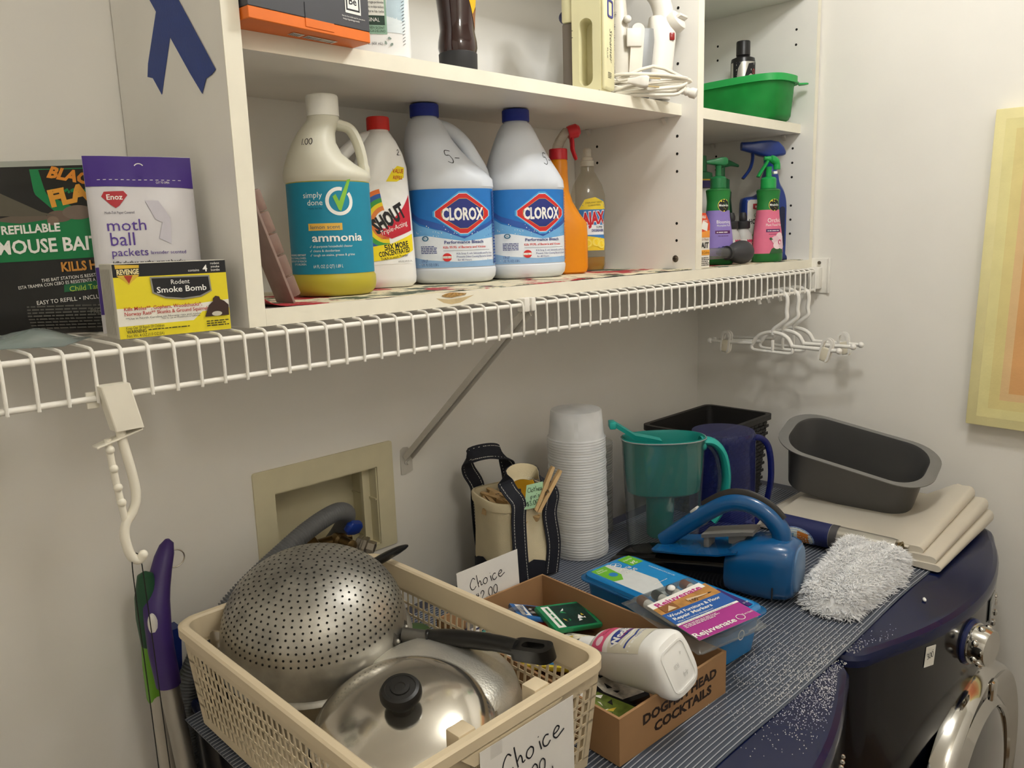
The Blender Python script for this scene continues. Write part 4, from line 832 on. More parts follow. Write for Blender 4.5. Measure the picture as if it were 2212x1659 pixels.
d.text('Keep Out Of Reach Of Children', .007, .0098, .003, K_, 'l', wd=.037); d.text('WARNING', .007, .0057, .0036, K_, 'l', wd=.019, bold=.01); d.text('Net Wt. 4 OZ.(1.0 OZ.EA)', .007, .0018, .003, K_, 'l', wd=.036); d.smalltext(.028, .0075, .045, 1, .0013, K_); d.smalltext(.088, .0105, .024, 3, .0015, K_)
d.poly([(.087, .016), (.113, .016), (.1135, .027), (.109, .0315), (.105, .0335), (.104, .0365), (.1, .0375), (.097, .035), (.097, .032), (.092, .028)], ink('#3b2620')); d.ell(.1, .0185, .0055, .0025, ink('#c9c2b2')); d.done(t, 'front_print')
d = Decal(flat((0, .043, 0), (0, -1, 0), (0, 0, 1)), maxe=0)
for i in range(6): d.rect(.006+i*.0055, .004, .0068+i*.0055, .07, ink('#8d887c')); d.k -= 1
d.done(t, 'side_print')
# crumpled film at the left edge
m = MB(); rnd = random.Random(5); N = 14
for (z_, s_) in ((0, 1),):
    vs = []; fs = []
    for j in range(N+1):
        for i in range(N+1):
            u, v = i/N, j/N; e = math.sin(PI*u)*math.sin(PI*v); vs.append((-.07+.15*u, -.035+.08*v, .0015+.022*e*(.6+.4*math.sin(7*u+3*v))+.004*rnd.uniform(-.5, .5)*e))
    for j in range(N):
        for i in range(N): a = j*(N+1)+i; fs.append((a, a+1, a+N+2, a+N+1))
    n = len(vs); vs += [(x, y, .0008) for x, y, z_ in vs]; fs += [tuple(k+n for k in reversed(f)) for f in fs]; m.add(vs, fs)
t = tag(obj('plastic_wrapper', m, clear('wrapper_film', '#e6eae8', .42, '#c6d2d2', r=.2), None, ang=70, loc=(.175, -.232, ZD), rot=(0, 0, math.radians(-35))), 'crumpled clear plastic wrapper lying flat on the wire shelf', 'wrapper')

# ------------------------------------------------------------------ hangers on the lip rod
hgm = mat('hanger_white', '#efece5', .35, var=.02)
def clip_(parent, y, z, tilt):
    c = obj('clip', MB().frame(rrect(.0095, .0215, .009, 5), rrect(.0062, .0175, .006, 5), -.005, -.0025, 'x').frame(rrect(.0095, .0215, .009, 5), rrect(.0062, .0175, .006, 5), .0025, .005, 'x'), hgm, parent, loc=(0, y, z), rot=(tilt, 0, 0)); c.scale = (1.25, 1.25, 1.25)
    obj('jaw', MB().box(-.005, .005, -.007, .007, -.021, .004, .002), mat('clip_ivory', '#dfd7c2', .4), c)
def hanger(x, label, rz, clips, hy=-.3195):
    # local: x across the thin side, y along the bar; origin on the lip rod
    t = thing('clip_hanger', label, 'hanger', (x, hy, 1.4475), rz, 'small clip hangers')
    hook = catmull([(0, .058, -.022), (0, .060, -.012), (0, .050, .002), (0, .032, .0095), (0, .012, .010), (0, -.004, .002), (0, -.0085, -.012), (0, -.007, -.034), (0, -.0085, -.05), (0, .004, -.0625), (0, .022, -.076), (0, .0235, -.088)], 5)
    obj('hook', MB().tube(hook, .0046, 10), hgm, t, loc=(0, 0, -.004))
    arch = catmull([(0, .072, -.109), (0, .066, -.1), (0, .055, -.09), (0, .036, -.084), (0, .022, -.083), (0, .002, -.086), (0, -.012, -.094), (0, -.019, -.104), (0, -.022, -.11)], 5)
    obj('arch', MB().tube(arch, .0045, 10), hgm, t, loc=(0, 0, -.004))
    low = catmull([(0, .072, -.109), (0, .076, -.118), (0, .068, -.1255), (0, .025, -.127), (0, -.017, -.1275), (0, -.0245, -.12), (0, -.022, -.11)], 5)
    obj('lower_loop', MB().tube(low, .0036, 8), hgm, t, loc=(0, 0, -.004)); obj('centre_bar', MB().box(-.003, .003, .021, .026, -.131, -.104, .001), hgm, t)
    for (y0, y1) in ((.072, .186), (-.022, -.128)):
        obj('arm', MB().tube([(0, y0, -.111), (0, y1, -.113)], [.0046, .0042], 10), hgm, t, loc=(0, 0, -.004)); obj('end_knob', MB().ball((0, y1, -.117), .0068, 12), hgm, t)
    for y, tl in clips: clip_(t, y, -.117, tl)
    return t
hanger(1.648, 'white clip hanger with its two clips spread to the bar ends', -2, ((.142, .12), (-.100, .25)))
hanger(1.700, 'white clip hanger without clips, hanging between two others', 9, ())
hanger(1.752, 'white clip hanger closest to the shelf end bracket', 3, ((-.092, -.2),))

# ------------------------------------------------------------------ plastic hook with beaded arm and its cord
t = thing('utility_hook', 'white plastic over-rod hook with beaded arm clipped to lip rod', 'hook', (.2525, -.3285, 1.447))
hw = mat('hook_white', '#ece6d6', .42, var=.03)
obj('saddle', MB().loft([[(x+ox, y_, z) for x, y_ in rrect(.0135, .009, .0015, 2)] for z, ox in ((.012, 0), (-.033, .0085))]), hw, t, smooth=False)
obj('cam_plate', MB().box(-.033, .012, -.006, .010, -.0405, -.0385, .0008), hw, t, rot=(0, -.25, 0))
obj('back_tab', MB().box(-.022, -.011, .008, .012, -.010, .006, .001), hw, t)
obj('main_arm', MB().tube(catmull([(.002, 0, -.033), (.0035, 0, -.05), (.008, 0, -.08), (.009, 0, -.103), (.004, 0, -.118), (-.003, 0, -.127), (-.006, 0, -.14), (-.004, 0, -.157), (.0, 0, -.166), (.005, -.001, -.168), (.008, -.003, -.163)], 5), .0046, 12), hw, t)
ba = catmull([(-.0105, 0, -.040), (-.0095, 0, -.06), (-.0075, 0, -.085), (-.0055, 0, -.105), (-.0035, 0, -.126)], 5)
obj('beaded_arm', MB().tube(ba, .0034, 10), hw, t); obj('hook_tip', MB().ball((.008, -.003, -.163), .0048, 12), hw, t)
for k_ in range(4): q = ba[3+k_*4]; obj('bead', MB().ball((q.x, q.y-.002, q.z), .0044, 12), hw, t)
tag(obj('hanging_cord', MB().tube(catmull([(-.006, -.006, -.60), (-.003, -.005, -.4), (-.004, -.004, -.2), (-.0025, -.002, -.160), (.002, .003, -.157), (.0055, -.001, -.163), (.006, -.004, -.2), (.008, -.006, -.4), (.011, -.008, -.60)], 6), .0006, 6), mat('cord_black', '#1a1814', .8), None, loc=(.2525, -.3285, 1.4425)), 'thin black cord looped over the white plastic hook', 'cord')

# ------------------------------------------------------------------ handles standing beside the washer
t = thing('purple_mop', 'mop with purple grip, white oval button and silver pole', 'mop', (.3435, -.118, 0))
pu = mat('grip_purple', '#3b2667', .45, var=.04)
axis = lambda z, x=.0, y=.0: (x, y+(z-1.0)*.27, z)
obj('pole', MB().tube([axis(.02), axis(1.03)], .0125, 20), mat('pole_silver', '#a8a39a', .32, .75, var=.03), t)
obj('mop_head', MB().box(-.16, .02, -.40, -.33, .0, .03, .008), mat('mop_head_grey', '#5a5a66', .8, bump=.3), t)
gp = [(z, a_, b_, ox, oy) for z, a_, b_, ox, oy in ((1.015, .0155, .0155, 0, 0), (1.06, .0165, .0165, 0, 0), (1.09, .0165, .017, .002, -.001), (1.12, .0175, .0175, .006, 0), (1.135, .0165, .016, .012, .003), (1.155, .0145, .014, .021, .004), (1.175, .0130, .012, .030, .004), (1.188, .0095, .008, .036, .004), (1.194, .003, .003, .038, .004))]
obj('grip', MB().loft([[(axis(z)[0]+ox+a_*math.cos(2*PI*i/24), axis(z)[1]+oy+b_*math.sin(2*PI*i/24), z) for i in range(24)] for z, a_, b_, ox, oy in gp]), pu, t)
bt = axis(1.100); obj('button', MB().lathe([(.0001, .003), (.0045, .0025), (.006, 0), (.006, -.004), (.0001, -.004)][::-1], 20, M=Matrix.Diagonal((1, 2.6, 1, 1))), mat('button_white', '#e6e2da', .4), t, loc=(bt[0]-.0085, bt[1]-.0145, 1.100), rot=(math.radians(96), 0, math.radians(-38)))
tr_ = axis(1.165); obj('hang_ring', MB().tube([(tr_[0]+.044+.0125*math.cos(2*PI*i/20), tr_[1]+.006, 1.166+.0125*math.sin(2*PI*i/20)) for i in range(20)], .001, 6, closed=True), mat('ring_steel', '#b5aea2', .3, .9), t)
t = thing('green_mop', 'mop with green grip and grey pole leaning behind purple one', 'mop', (.343, -.06, 0))
obj('pole', MB().tube([(-.008, -.12, .02), (.0, -.012, .985)], .0125, 16), mat('pole_grey', '#bcb6ab', .4, .3), t)
obj('grip', MB().lathe([(.013, .975), (.0145, .98), (.0155, 1.03), (.014, 1.06)], 20, M=Matrix.Rotation(.04, 4, 'X')), mat('grip_green', '#6aa32c', .45), t, loc=(.0, .03, 0)); obj('upper_grip', MB().lathe([(.014, 1.06), (.017, 1.10), (.016, 1.13), (.01, 1.16), (.002, 1.165)], 20, M=Matrix.Rotation(.04, 4, 'X')), mat('grip_dark_green', '#1d4a30', .45), t, loc=(.0, .03, 0))
obj('mop_head', MB().box(-.14, .0, -.15, -.09, .0, .03, .008), mat('mop_head_grey'), t)
t = thing('blue_dustpan', 'dark blue dustpan standing upright behind the mops by the wall', 'dustpan', (.378, -.035, 0))
obj('pan', MB().prism([(-.02, .92), (.004, .92), (.014, 1.055), (-.022, 1.055)], -.012, .012, 'y'), mat('dustpan_blue', '#1c2f74', .4), t, smooth=False); obj('handle', MB().box(-.018, .006, -.008, .008, .0, .925, .004), mat('dustpan_blue'), t)

# ------------------------------------------------------------------ washer outlet box
iv = mat('ivory_plastic', '#dcd3b2', .5, var=.03)
t = thing('outlet_box', 'ivory recessed washing machine outlet box in the back wall', 'outlet box', (.673, 0, 1.125))
a, b_ = .133, .0965
obj('flange', MB().frame(rrect(a, b_, .004, 2, 0, .016), rrect(.0985, .072, .002, 2, .0, .0), -.004, -.0003, 'y'), iv, t, smooth=False)
m = MB().box(-.0995, .0995, .075, .078, -.0725, .0725); m.box(-.0995, -.0965, -.001, .075, -.0725, .0725).box(.0965, .0995, -.001, .075, -.0725, .0725).box(-.0995, .0995, -.001, .075, -.0725, -.0695).box(-.0995, .0995, -.001, .075, .0695, .0725)
obj('recess', m, iv, t, smooth=False)
obj('rib', MB().box(.082, .0966, .02, .028, -.0695, .0695).box(.094, .0966, .0, .075, .01, .013), iv, t, smooth=False)
br = mat('valve_brass', '#7d6744', .35, .85, var=.2, vs=40); stl = mat('valve_steel', '#a59d90', .3, .9, var=.08)
vb = obj('supply_pipe', MB().tube([(-.06, .045, -.0), (.045, .045, -.002)], .011, 14).lathe([(.016, -.012), (.017, -.006), (.017, .008), (.012, .012)], 6, M=Matrix.Translation((-.03, .045, 0))@Matrix.Rotation(PI/2, 4, 'Y')), br, t, loc=(0, -.028, -.045))
vv = obj('valve', MB().lathe([(.012, 0), (.014, .004), (.014, .018), (.010, .022), (.010, .05), (.004, .052)], 18), br, t, loc=(.02, .02, -.045), rot=(PI/2, 0, 0))
kb = obj('blue_handle', MB().loft([[(x*s_, y_*s_, z) for x, y_ in rrect(.016, .007, .005, 3)] for z, s_ in ((0, .6), (.006, 1), (.018, 1.0), (.024, .7))]), mat('handle_blue', '#1f3f9c', .4), t, loc=(.018, -.030, -.022), rot=(.5, .3, .2))
obj('nut', MB().lathe([(.012, 0), (.0155, .002), (.0155, .009), (.014, .010), (.014, .013), (.0155, .014), (.0155, .020), (.011, .022), (.011, .034), (.009, .034), (.009, .028), (.002, .028)], 6), stl, t, loc=(.043, -.008, -.052), rot=(math.radians(105), 0, math.radians(35)))
# corrugated drain hose
hp = catmull([(.705, .05, 1.065), (.706, .03, 1.085), (.700, -.005, 1.118), (.683, -.035, 1.143), (.655, -.055, 1.157), (.62, -.066, 1.156), (.58, -.074, 1.146), (.54, -.08, 1.130), (.50, -.085, 1.112), (.46, -.088, 1.09), (.425, -.09, 1.062), (.395, -.085, 1.02), (.375, -.08, .95), (.365, -.075, .7)], 36)
# resample to even steps for the ribs
L = [0]
for i in range(1, len(hp)): L.append(L[-1]+(hp[i]-hp[i-1]).length)
pts = []; rr = []; s_ = 0; j = 0; step = .00115
while s_ < L[-1]:
    while L[j+1] < s_: j += 1
    k_ = (s_-L[j])/max(1e-9, L[j+1]-L[j]); pts.append(hp[j].lerp(hp[j+1], k_)); q = int(round(s_/step)) % 4; rr.append(.0148 if q in (0, 1) else .0122); s_ += step
tag(obj('drain_hose', MB().tube(pts, rr, 20), mat('hose_grey', '#6d6e70', .5, var=.04), ang=80), 'grey corrugated drain hose arching out of the outlet box', 'hose')
# ------------------------------------------------------------------ the two machines
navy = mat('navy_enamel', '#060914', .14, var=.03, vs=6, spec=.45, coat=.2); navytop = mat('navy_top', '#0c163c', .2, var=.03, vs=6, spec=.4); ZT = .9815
chrome = mat('chrome', '#c9c7c2', .08, 1.0, var=.02); dark = mat('dark_panel', '#101218', .15, coat=.5)
def machine(name, label, x0, x1, door):
    t = thing(name, label, 'appliance', ((x0+x1)/2, 0, 0))
    h = (x1-x0)/2; yb = -.11
    def plan(ins=0, bow=.062, yf=-.742):
        pts = [(h-ins, yb-ins)]
        R = .045
        # right front corner, bowed front, left front corner
        F = []
        for i in range(21):
            x = (h-R)*(1-2*i/20); F.append((x, yf-bow*(1-(x/(h-R))**2)+ins))
        pts += [(h-ins, yf+R)]
        for i in range(1, 6):
            a_ = PI/2*i/6; pts.append((h-ins-R*(1-math.cos(a_)), yf+R-R*math.sin(a_)+ins))
        pts += F[1:-1]
        for i in range(5, 0, -1):
            a_ = PI/2*i/6; pts.append((-(h-ins-R*(1-math.cos(a_))), yf+R-R*math.sin(a_)+ins))
        pts += [(-(h-ins), yf+R), (-(h-ins), yb-ins)]
        return pts
    rg = lambda z, i: [(x, y, z) for x, y in plan(i)]
    obj('body', MB().loft([rg(.02, .004), rg(.03, 0), rg(ZT-.020, 0)]), navy, t, ang=30)
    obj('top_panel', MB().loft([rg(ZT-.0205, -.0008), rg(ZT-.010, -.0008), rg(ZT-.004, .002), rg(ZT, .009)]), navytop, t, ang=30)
    for sx in (-1, 1):
        for y in (-.2, -.68): obj('foot', MB().lathe([(.02, 0), (.022, .004), (.012, .008), (.012, .022)], 16), mat('foot_black', '#1b1b1b', .7), t, loc=(sx*(h-.06), y, 0))
    fy = lambda x: -.742-.062*(1-(x/(h-.045))**2)
    # round door
    d = obj('door', MB().lathe([(.0005, .012), (.12, .010), (.165, .0), (.165, -.02), (.0005, -.02)], 56), mat('door_glass', '#16181c', .06, coat=1), t, loc=(0, fy(0)-.016, .60), rot=(PI/2, 0, 0))
    obj('door_ring', MB().lathe([(.168, -.02), (.205, -.012), (.232, .006), (.238, .0), (.242, -.012), (.242, -.03)], 72, False, False).lathe([(.238, -.03), (.165, -.03), (.166, .004), (.172, .008), (.186, -.004)], 72, False, False), chrome, d)
    obj('door_handle', MB().box(-.012, .012, .2, .235, .004, .014, .004), chrome, d)
    # controls on the bowed fascia
    kx = -.055; k = obj('dial', MB().lathe([(.034, 0), (.034, .012), (.0315, .013), (.031, .030), (.029, .036), (.0005, .036)], 40), chrome, t, loc=(kx, fy(kx)+.002, .918), rot=(PI/2, 0, math.radians(-9)))
    obj('dial_collar', MB().lathe([(.038, -.002), (.038, .006), (.034, .010)], 40, False, False), mat('collar_navy', '#1a2450', .2), k)
    for i in range(7): a_ = 2*PI*i/7; obj('finger_dot', MB().ball((.0305*math.cos(a_), .0305*math.sin(a_), .022), .006, 10), chrome, k)
    obj('display', MB().box(-.028, .028, -.0015, .001, -.02, .02, .001), mat('display_grey', '#8d8f8c', .15), t, loc=(.075, fy(.075), .93), rot=(0, 0, math.radians(9)))
    for i in range(5):
        x = .02+i*.045; obj('button', MB().lathe([(.0065, 0), (.0065, .004), (.004, .006), (.0005, .006)], 16), chrome, t, loc=(x, fy(x)+.001, .885), rot=(PI/2, 0, 0))
    for i in range(6):
        x = .17+i*.02; obj('indicator', MB().ball((0, 0, 0), .004, 8), chrome, t, loc=(x, fy(x), .91-.006*i))
    return t, fy
wsh, fyw = machine('washing_machine', 'navy blue front-loading machine under the laundry basket', .372, 1.052, True)
dry, fyd = machine('clothes_dryer', 'navy blue front-loading machine with white price sticker, against right wall', 1.064, 1.750, True)
# price sticker on the dryer front
sx = 1.225-1.407; sy = fyd(sx); ang = math.atan2(2*.062*sx/(.298**2), 1)
t = thing('price_sticker', 'small white price sticker reading 300 on the dryer front', 'sticker', (1.225, sy-.0006, .937), rot=(0, 0, ang))
obj('paper', MB().prism(rrect(.0125, .0165, .001, 2), -.0003, 0, 'y', M=Matrix.Rotation(math.radians(6), 4, 'Y')), mat('sticker_white', '#eeece4', .5), t, smooth=False)
d = Decal(flat((0, -.0004, 0), (1, 0, 0), (0, 0, 1)), maxe=0); d.hand('300', -.0085, -.004, .0095, .0009, pen, adv=.7, rot=6); d.hand('-', .005, .006, .006, .0007, pen); d.done(t, 'pen_price')

# ribbed clear mat over both machines
def matmat():
    m = mat('ribbed_mat', '#7d848e', .3, var=.05, vs=4, spec=.6); return m
m = MB(); x0, x1, y0, y1 = .345, 1.70, -.712, -.152; n = 84; rings = []
xs = [x0+(x1-x0)*i/40 for i in range(41)]
def sag(x, y): return -.004*max(0, (.375-x)/.03)-.0 + .0008*math.sin(x*23+y*5)
pro = []
for i in range(n):
    ya = y0+(y1-y0)*i/n; p = (y1-y0)/n
    pro += [(ya, .0), (ya+p*.33, .0), (ya+p*.40, .0012), (ya+p*.60, .0012), (ya+p*.67, .0)]
pro.append((y1, 0))
vs = [(x, y+.002*math.sin(x*11), ZT+.0022+h+sag(x, y)) for x in xs for y, h in pro]; K = len(pro); fs = []
mbase = mat('ribbed_mat_plastic', '#4d535f', .3, var=.06, vs=4, spec=.6); mrib = mat('mat_rib_plastic', '#a4a8b0', .3, var=.05, vs=9, spec=.6); rf = []
for i in range(len(xs)-1):
    for j in range(K-1): a = i*K+j; (rf if j % 5 == 2 else fs).append((a, a+K, a+K+1, a+1))
nv = len(vs); vs += [(x, y+.002*math.sin(x*11), ZT+.0008+sag(x, y)) for x in xs for y in (y0, y1)]
for i in range(len(xs)-1): a = nv+2*i; fs.append((a, a+1, a+3, a+2)); fs.append((i*K, a, a+2, (i+1)*K)); fs.append((i*K+K-1, (i+1)*K+K-1, a+3, a+1))
fs.append(tuple([nv]+list(range(0, K))+[nv+1])); 
nf = len(fs); m.use(mbase).add(vs, fs+rf); m.use(mrib); m.m = [0]*nf+[1]*len(rf); tag(obj('ribbed_mat', m, None, ang=20), 'clear ribbed plastic mat spread over both machines', 'mat')
ZB = ZT+.0042
# spilt white powder
m = MB(); rnd = random.Random(11)
def grain(x, y, z, r):
    a = rnd.uniform(0, 6); m.add([(x+r*math.cos(a+q), y+r*math.sin(a+q), z) for q in (0, 2.1, 4.2)]+[(x, y, z+r*1.5)], [(0, 1, 2), (0, 1, 3), (1, 2, 3), (2, 0, 3)])
for i in range(3200):
    x = rnd.gauss(.985, .075); y = rnd.gauss(-.735, .025) if rnd.random() < .62 else rnd.gauss(-.67, .05)
    if y < -.712 and not (.55 < x < 1.046 or 1.075 < x < 1.5): continue
    if y < -.742-.062*(1-min(1, abs((x-(.712 if x < 1.058 else 1.407))/.298))**2)+.014: continue
    if x > 1.2 or y > -.5: continue
    grain(x, y, ZB+.0003 if y > -.711 else ZT, rnd.choice((.0006, .0007, .0009)))
o = tag(obj('spilt_powder', m, mat('white_powder', '#f2f0ec', .8, var=0), smooth=False), 'white powder grains scattered over mat and machine corners', 'powder'); o['kind'] = 'stuff'
t = tag(obj('rice_grain', MB().ball((0, 0, 0), .0028, 10, M=Matrix.Diagonal((2.2, 1, 1, 1))), mat('white_powder'), loc=(1.315, -.742, ZT+.0028), rot=(0, 0, .5)), 'single white pellet on the dryer top by the mat edge', 'pellet')

# ------------------------------------------------------------------ laundry basket
bk = mat('basket_beige', '#d9c8a9', .45, var=.04, vs=16)
bt_ = thing('laundry_basket', 'beige plastic laundry basket with square lattice sides', 'basket', (.4895, -.396, ZB))
HB = .139; A0, B0, A1, B1 = .134, .207, .145, .220
def wallpt(side, u, v, off=0):
    """side 0..3, u -1..1 along the wall, v height"""
    k = v/HB; a_, b2 = A0+(A1-A0)*k+off, B0+(B1-B0)*k+off
    return [(u*a_, -b2, v), (a_, u*b2, v), (-u*a_, b2, v), (-a_, -u*b2, v)][side]
def wbox(m, side, u0, u1, v0, v1, th=.0009):
    q = [wallpt(side, u, v, o) for o in (0, -th) for u, v in ((u0, v0), (u1, v0), (u1, v1), (u0, v1))]
    m.add(q, [(0, 1, 2, 3), (7, 6, 5, 4), (0, 4, 5, 1), (1, 5, 6, 2), (2, 6, 7, 3), (3, 7, 4, 0)])
for side in range(4):
    m = MB(); n = 23 if side % 2 == 0 else 34
    wbox(m, side, -1, 1, 0, .014); wbox(m, side, -1, 1, .104, HB)
    for r_ in range(1, 6): wbox(m, side, -1, 1, .014+r_*.015-.0017, .014+r_*.015+.0017)
    for i in range(n+1):
        u = -.93+1.86*i/n; wbox(m, side, u-.28/n, u+.28/n, .012, .106)
    wbox(m, side, -1, -.93, .012, .106); wbox(m, side, .93, 1, .012, .106)
    obj('lattice_side', m, bk, bt_, smooth=False)
obj('floor', MB().box(-A0, A0, -B0, B0, 0, .003), bk, bt_, smooth=False)
ro = rrect(A1+.0085, B1+.0085, .028, 6); ri = rrect(A1-.0035, B1-.0035, .02, 6); rl = rrect(A1+.0075, B1+.0075, .028, 6)
obj('rim', MB().loft([[(x, y, HB-.012) for x, y in ro], [(x, y, HB-.001) for x, y in ro], [(x, y, HB+.0012) for x, y in rrect(A1+.006, B1+.006, .027, 6)], [(x, y, HB+.0012) for x, y in rrect(A1-.001, B1-.001, .021, 6)], [(x, y, HB-.001) for x, y in ri], [(x, y, HB-.03) for x, y in rrect(A1-.005, B1-.005, .02, 6)], [(x, y, HB-.03) for x, y in rrect(A1-.0028, B1-.0028, .022, 6)], [(x, y, HB-.006) for x, y in rrect(A1+.0, B1+.0, .024, 6)], [(x, y, HB-.012) for x, y in rrect(A1+.0065, B1+.0065, .027, 6)]], close=True), bk, bt_)
for y in (-1, 1): obj('handle_skirt', MB().loft([[(-.07, y*(B1+.0085), HB-.014), (.07, y*(B1+.0085), HB-.014), (.055, y*(B1+.0085), HB-.028), (-.055, y*(B1+.0085), HB-.028)], [(-.07, y*(B1+.003), HB-.014), (.07, y*(B1+.003), HB-.014), (.055, y*(B1+.003), HB-.028), (-.055, y*(B1+.003), HB-.028)]]), bk, bt_, smooth=False)
for y in (-1, 1):
    for x in (-.052, .052): obj('handle_block', MB().box(x-.011, x+.011, y*(B1-.013)-.010, y*(B1-.013)+.010, HB-.02, HB+.002, .002), bk, bt_)
# signs
pap = mat('paper_white', '#e6e2dc', .7, var=.02)
def card(name, label, loc, rz, w_, h_, lines, tilt=0):
    t = thing(name, label, 'sign', loc, rot=(math.radians(tilt), 0, math.radians(rz)))
    obj('paper', MB().prism([(0, 0), (w_, 0), (w_, -h_), (0, -h_)], -.0003, 0, 'y'), pap, t, smooth=False)
    d = Decal(flat((0, -.0003, 0), (1, 0, 0), (0, 0, 1)), maxe=0)
    for (s_, x, y, h, wd_, ro_) in lines: d.hand(s_, x, y, h, wd_, pen, rot=ro_)
    d.done(t, 'handwriting'); return t
card('price_card', 'white handwritten price card taped to the laundry basket', (.4405, -.396-B1-.0095, 1.109), -1, .132, .088, (('Choice', .028, -.043, .023, .0017, 5), ('$2.00', .038, -.066, .0165, .0015, 3), ('each', .066, -.0835, .015, .0014, 5)))
for x in (.468, .548): tag(obj('clear_tape', MB().box(-.014, .014, -.0006, -.0003, -.008, .006), clear('tape_clear', '#ffffff', .25, '#e4e2de', gloss=.3), None, smooth=False, loc=(x, -.396-B1-.0097, 1.1030)), 'clear tape strip above the %s letter of the basket price card' % ('first' if x < .5 else 'last'), 'tape')
card('price_card', 'white handwritten price card standing at back of the cardboard box', (.7085, -.283, 1.0990), -1, .126, .072, (('Choice', .024, -.036, .0185, .0013, 3), ('#2.00', .032, -.058, .0155, .0012, 3), ('each', .055, -.0705, .012, .0012, 6)), tilt=-3)

# ------------------------------------------------------------------ cookware in the basket
alu = mat('dull_aluminium', '#a3a098', .42, .85, var=.24, vs=26, bump=.2, bs=45)
pit = mat('pitted_aluminium', '#e6e3da', .36, .85, var=.1, vs=30, bump=.25, bs=400)
ste = mat('steel_brushed', '#cfcac0', .14, .95, var=.06, vs=20, bump=.02, bs=300)
blk = mat('black_handle', '#191817', .28, var=.05, bump=.05)
def domept(th, ph, R, H): return Vector((R*math.sin(th)*math.cos(ph), R*math.sin(th)*math.sin(ph), H*math.cos(th)))
RC, HC = .118, .112
co = thing('colander', 'dull aluminium colander turned upside down with long black handle', 'colander', (.4815, -.266, 1.084), rot=(math.radians(10), math.radians(-7), 0))
def sdome(th): return (RC*math.sin(th)**.92, HC*(max(0, math.cos(th)))**.8)
prof = [(RC+.004, -.006), (RC+.0065, -.003), (RC+.004, .0), (RC, .0015)]+[sdome(PI/2*(1-i/24)) for i in range(1, 24)]+[(.001, HC)]
obj('bowl', MB().lathe(prof, 64, False, True), alu, co, ang=50)
hd_ = mat('hole_dark', '#12100d', .9); m = MB(); ring_n = 0
for k_ in range(1, 18):
    th = .072*k_
    n = int(5+k_*4.5); 
    for i in range(n):
        ph = 2*PI*(i+.5*(k_ % 2))/n; r1, z1 = sdome(th); r2, z2 = sdome(th+.01)
        c_ = Vector((r1*math.cos(ph), r1*math.sin(ph), z1)); tv = Vector(((r2-r1)*math.cos(ph), (r2-r1)*math.sin(ph), z2-z1)).normalized(); wv = Vector((-math.sin(ph), math.cos(ph), 0)); nn = wv.cross(tv).normalized()
        if nn.z < 0 and th < 1: nn = -nn
        if nn.dot(c_) < 0: nn = -nn
        m.add([c_+nn*.0004+(tv*math.cos(2*PI*q/8)+wv*math.sin(2*PI*q/8))*.0015 for q in range(8)], [tuple(range(8))])
o = obj('drain_holes', m, hd_, co, smooth=False); o['kind'] = 'stuff'
hb = obj('handle_bracket', MB().prism([(-.02, -.012), (-.008, -.006), (-.003, -.013), (.006, -.012), (.010, -.004), (.020, -.010), (.024, .004), (.016, .012), (.006, .008), (-.006, .010), (-.018, .012), (-.024, .002)], 0, .003), mat('cast_grey', '#5f5c56', .5, .7, var=.1), co, loc=(.062, -.096, .022), rot=(math.radians(72), math.radians(8), math.radians(33)))
for x in (-.017, .016): obj('rivet', MB().ball((x, 0, .0035), .0035, 10), alu, hb)
obj('handle_socket', MB().tube([(.064, -.1, .022), (.086, -.131, .0215)], .0098, 14), mat('cast_grey'), co)
hp = [(.083, -.127, .0215), (.088, -.134, .024), (.096, -.16, .034), (.105, -.19, .043), (.114, -.222, .052), (.12, -.247, .057)]
obj('handle', MB().tube(catmull(hp, 4), [.0125]*3+[.0112]*3+[.0118]*9+[.011]*6, 14, flat=(1, .92)), blk, co)
oc = [(p[0], p[1]) for p in rrect(.0125, .03, .012, 5)]; ic = [(p[0], p[1]) for p in rrect(.0055, .016, .0052, 5, 0, -.004)]
obj('hang_loop', MB().frame(oc, ic, -.008, .008, M=Matrix.Translation((.125, -.266, .061))@Matrix.Rotation(math.radians(10), 4, 'Z')@Matrix.Rotation(math.radians(-19), 4, 'X')), blk, co)
obj('helper_tab', MB().prism(rrect(.010, .014, .006, 4), 0, .002), ste, co, loc=(-.098, .072, .008), rot=(math.radians(80), 0, math.radians(-55)))
obj('helper_grip', MB().tube(catmull([(.10, .036, .034), (.125, .034, .036), (.155, .033, .038), (.178, .032, .038)], 4), [.006, .008, .009, .0095, .0095, .0095, .0095, .009, .0085, .008, .0065, .005, .003], 12, flat=(1.3, .7)), blk, co)
# aluminium pan lying upside down
t = thing('aluminium_pan', 'pitted aluminium pan upside down between colander and steel lid', 'pan', (.532, -.452, 1.022), rot=(math.radians(6), math.radians(4), 0))
obj('shell', MB().lathe([(.098, -.012), (.1, -.008), (.0975, -.004), (.098, .02), (.095, .04), (.087, .058), (.07, .070), (.04, .075), (.001, .076)], 56, False), pit, t, ang=50)
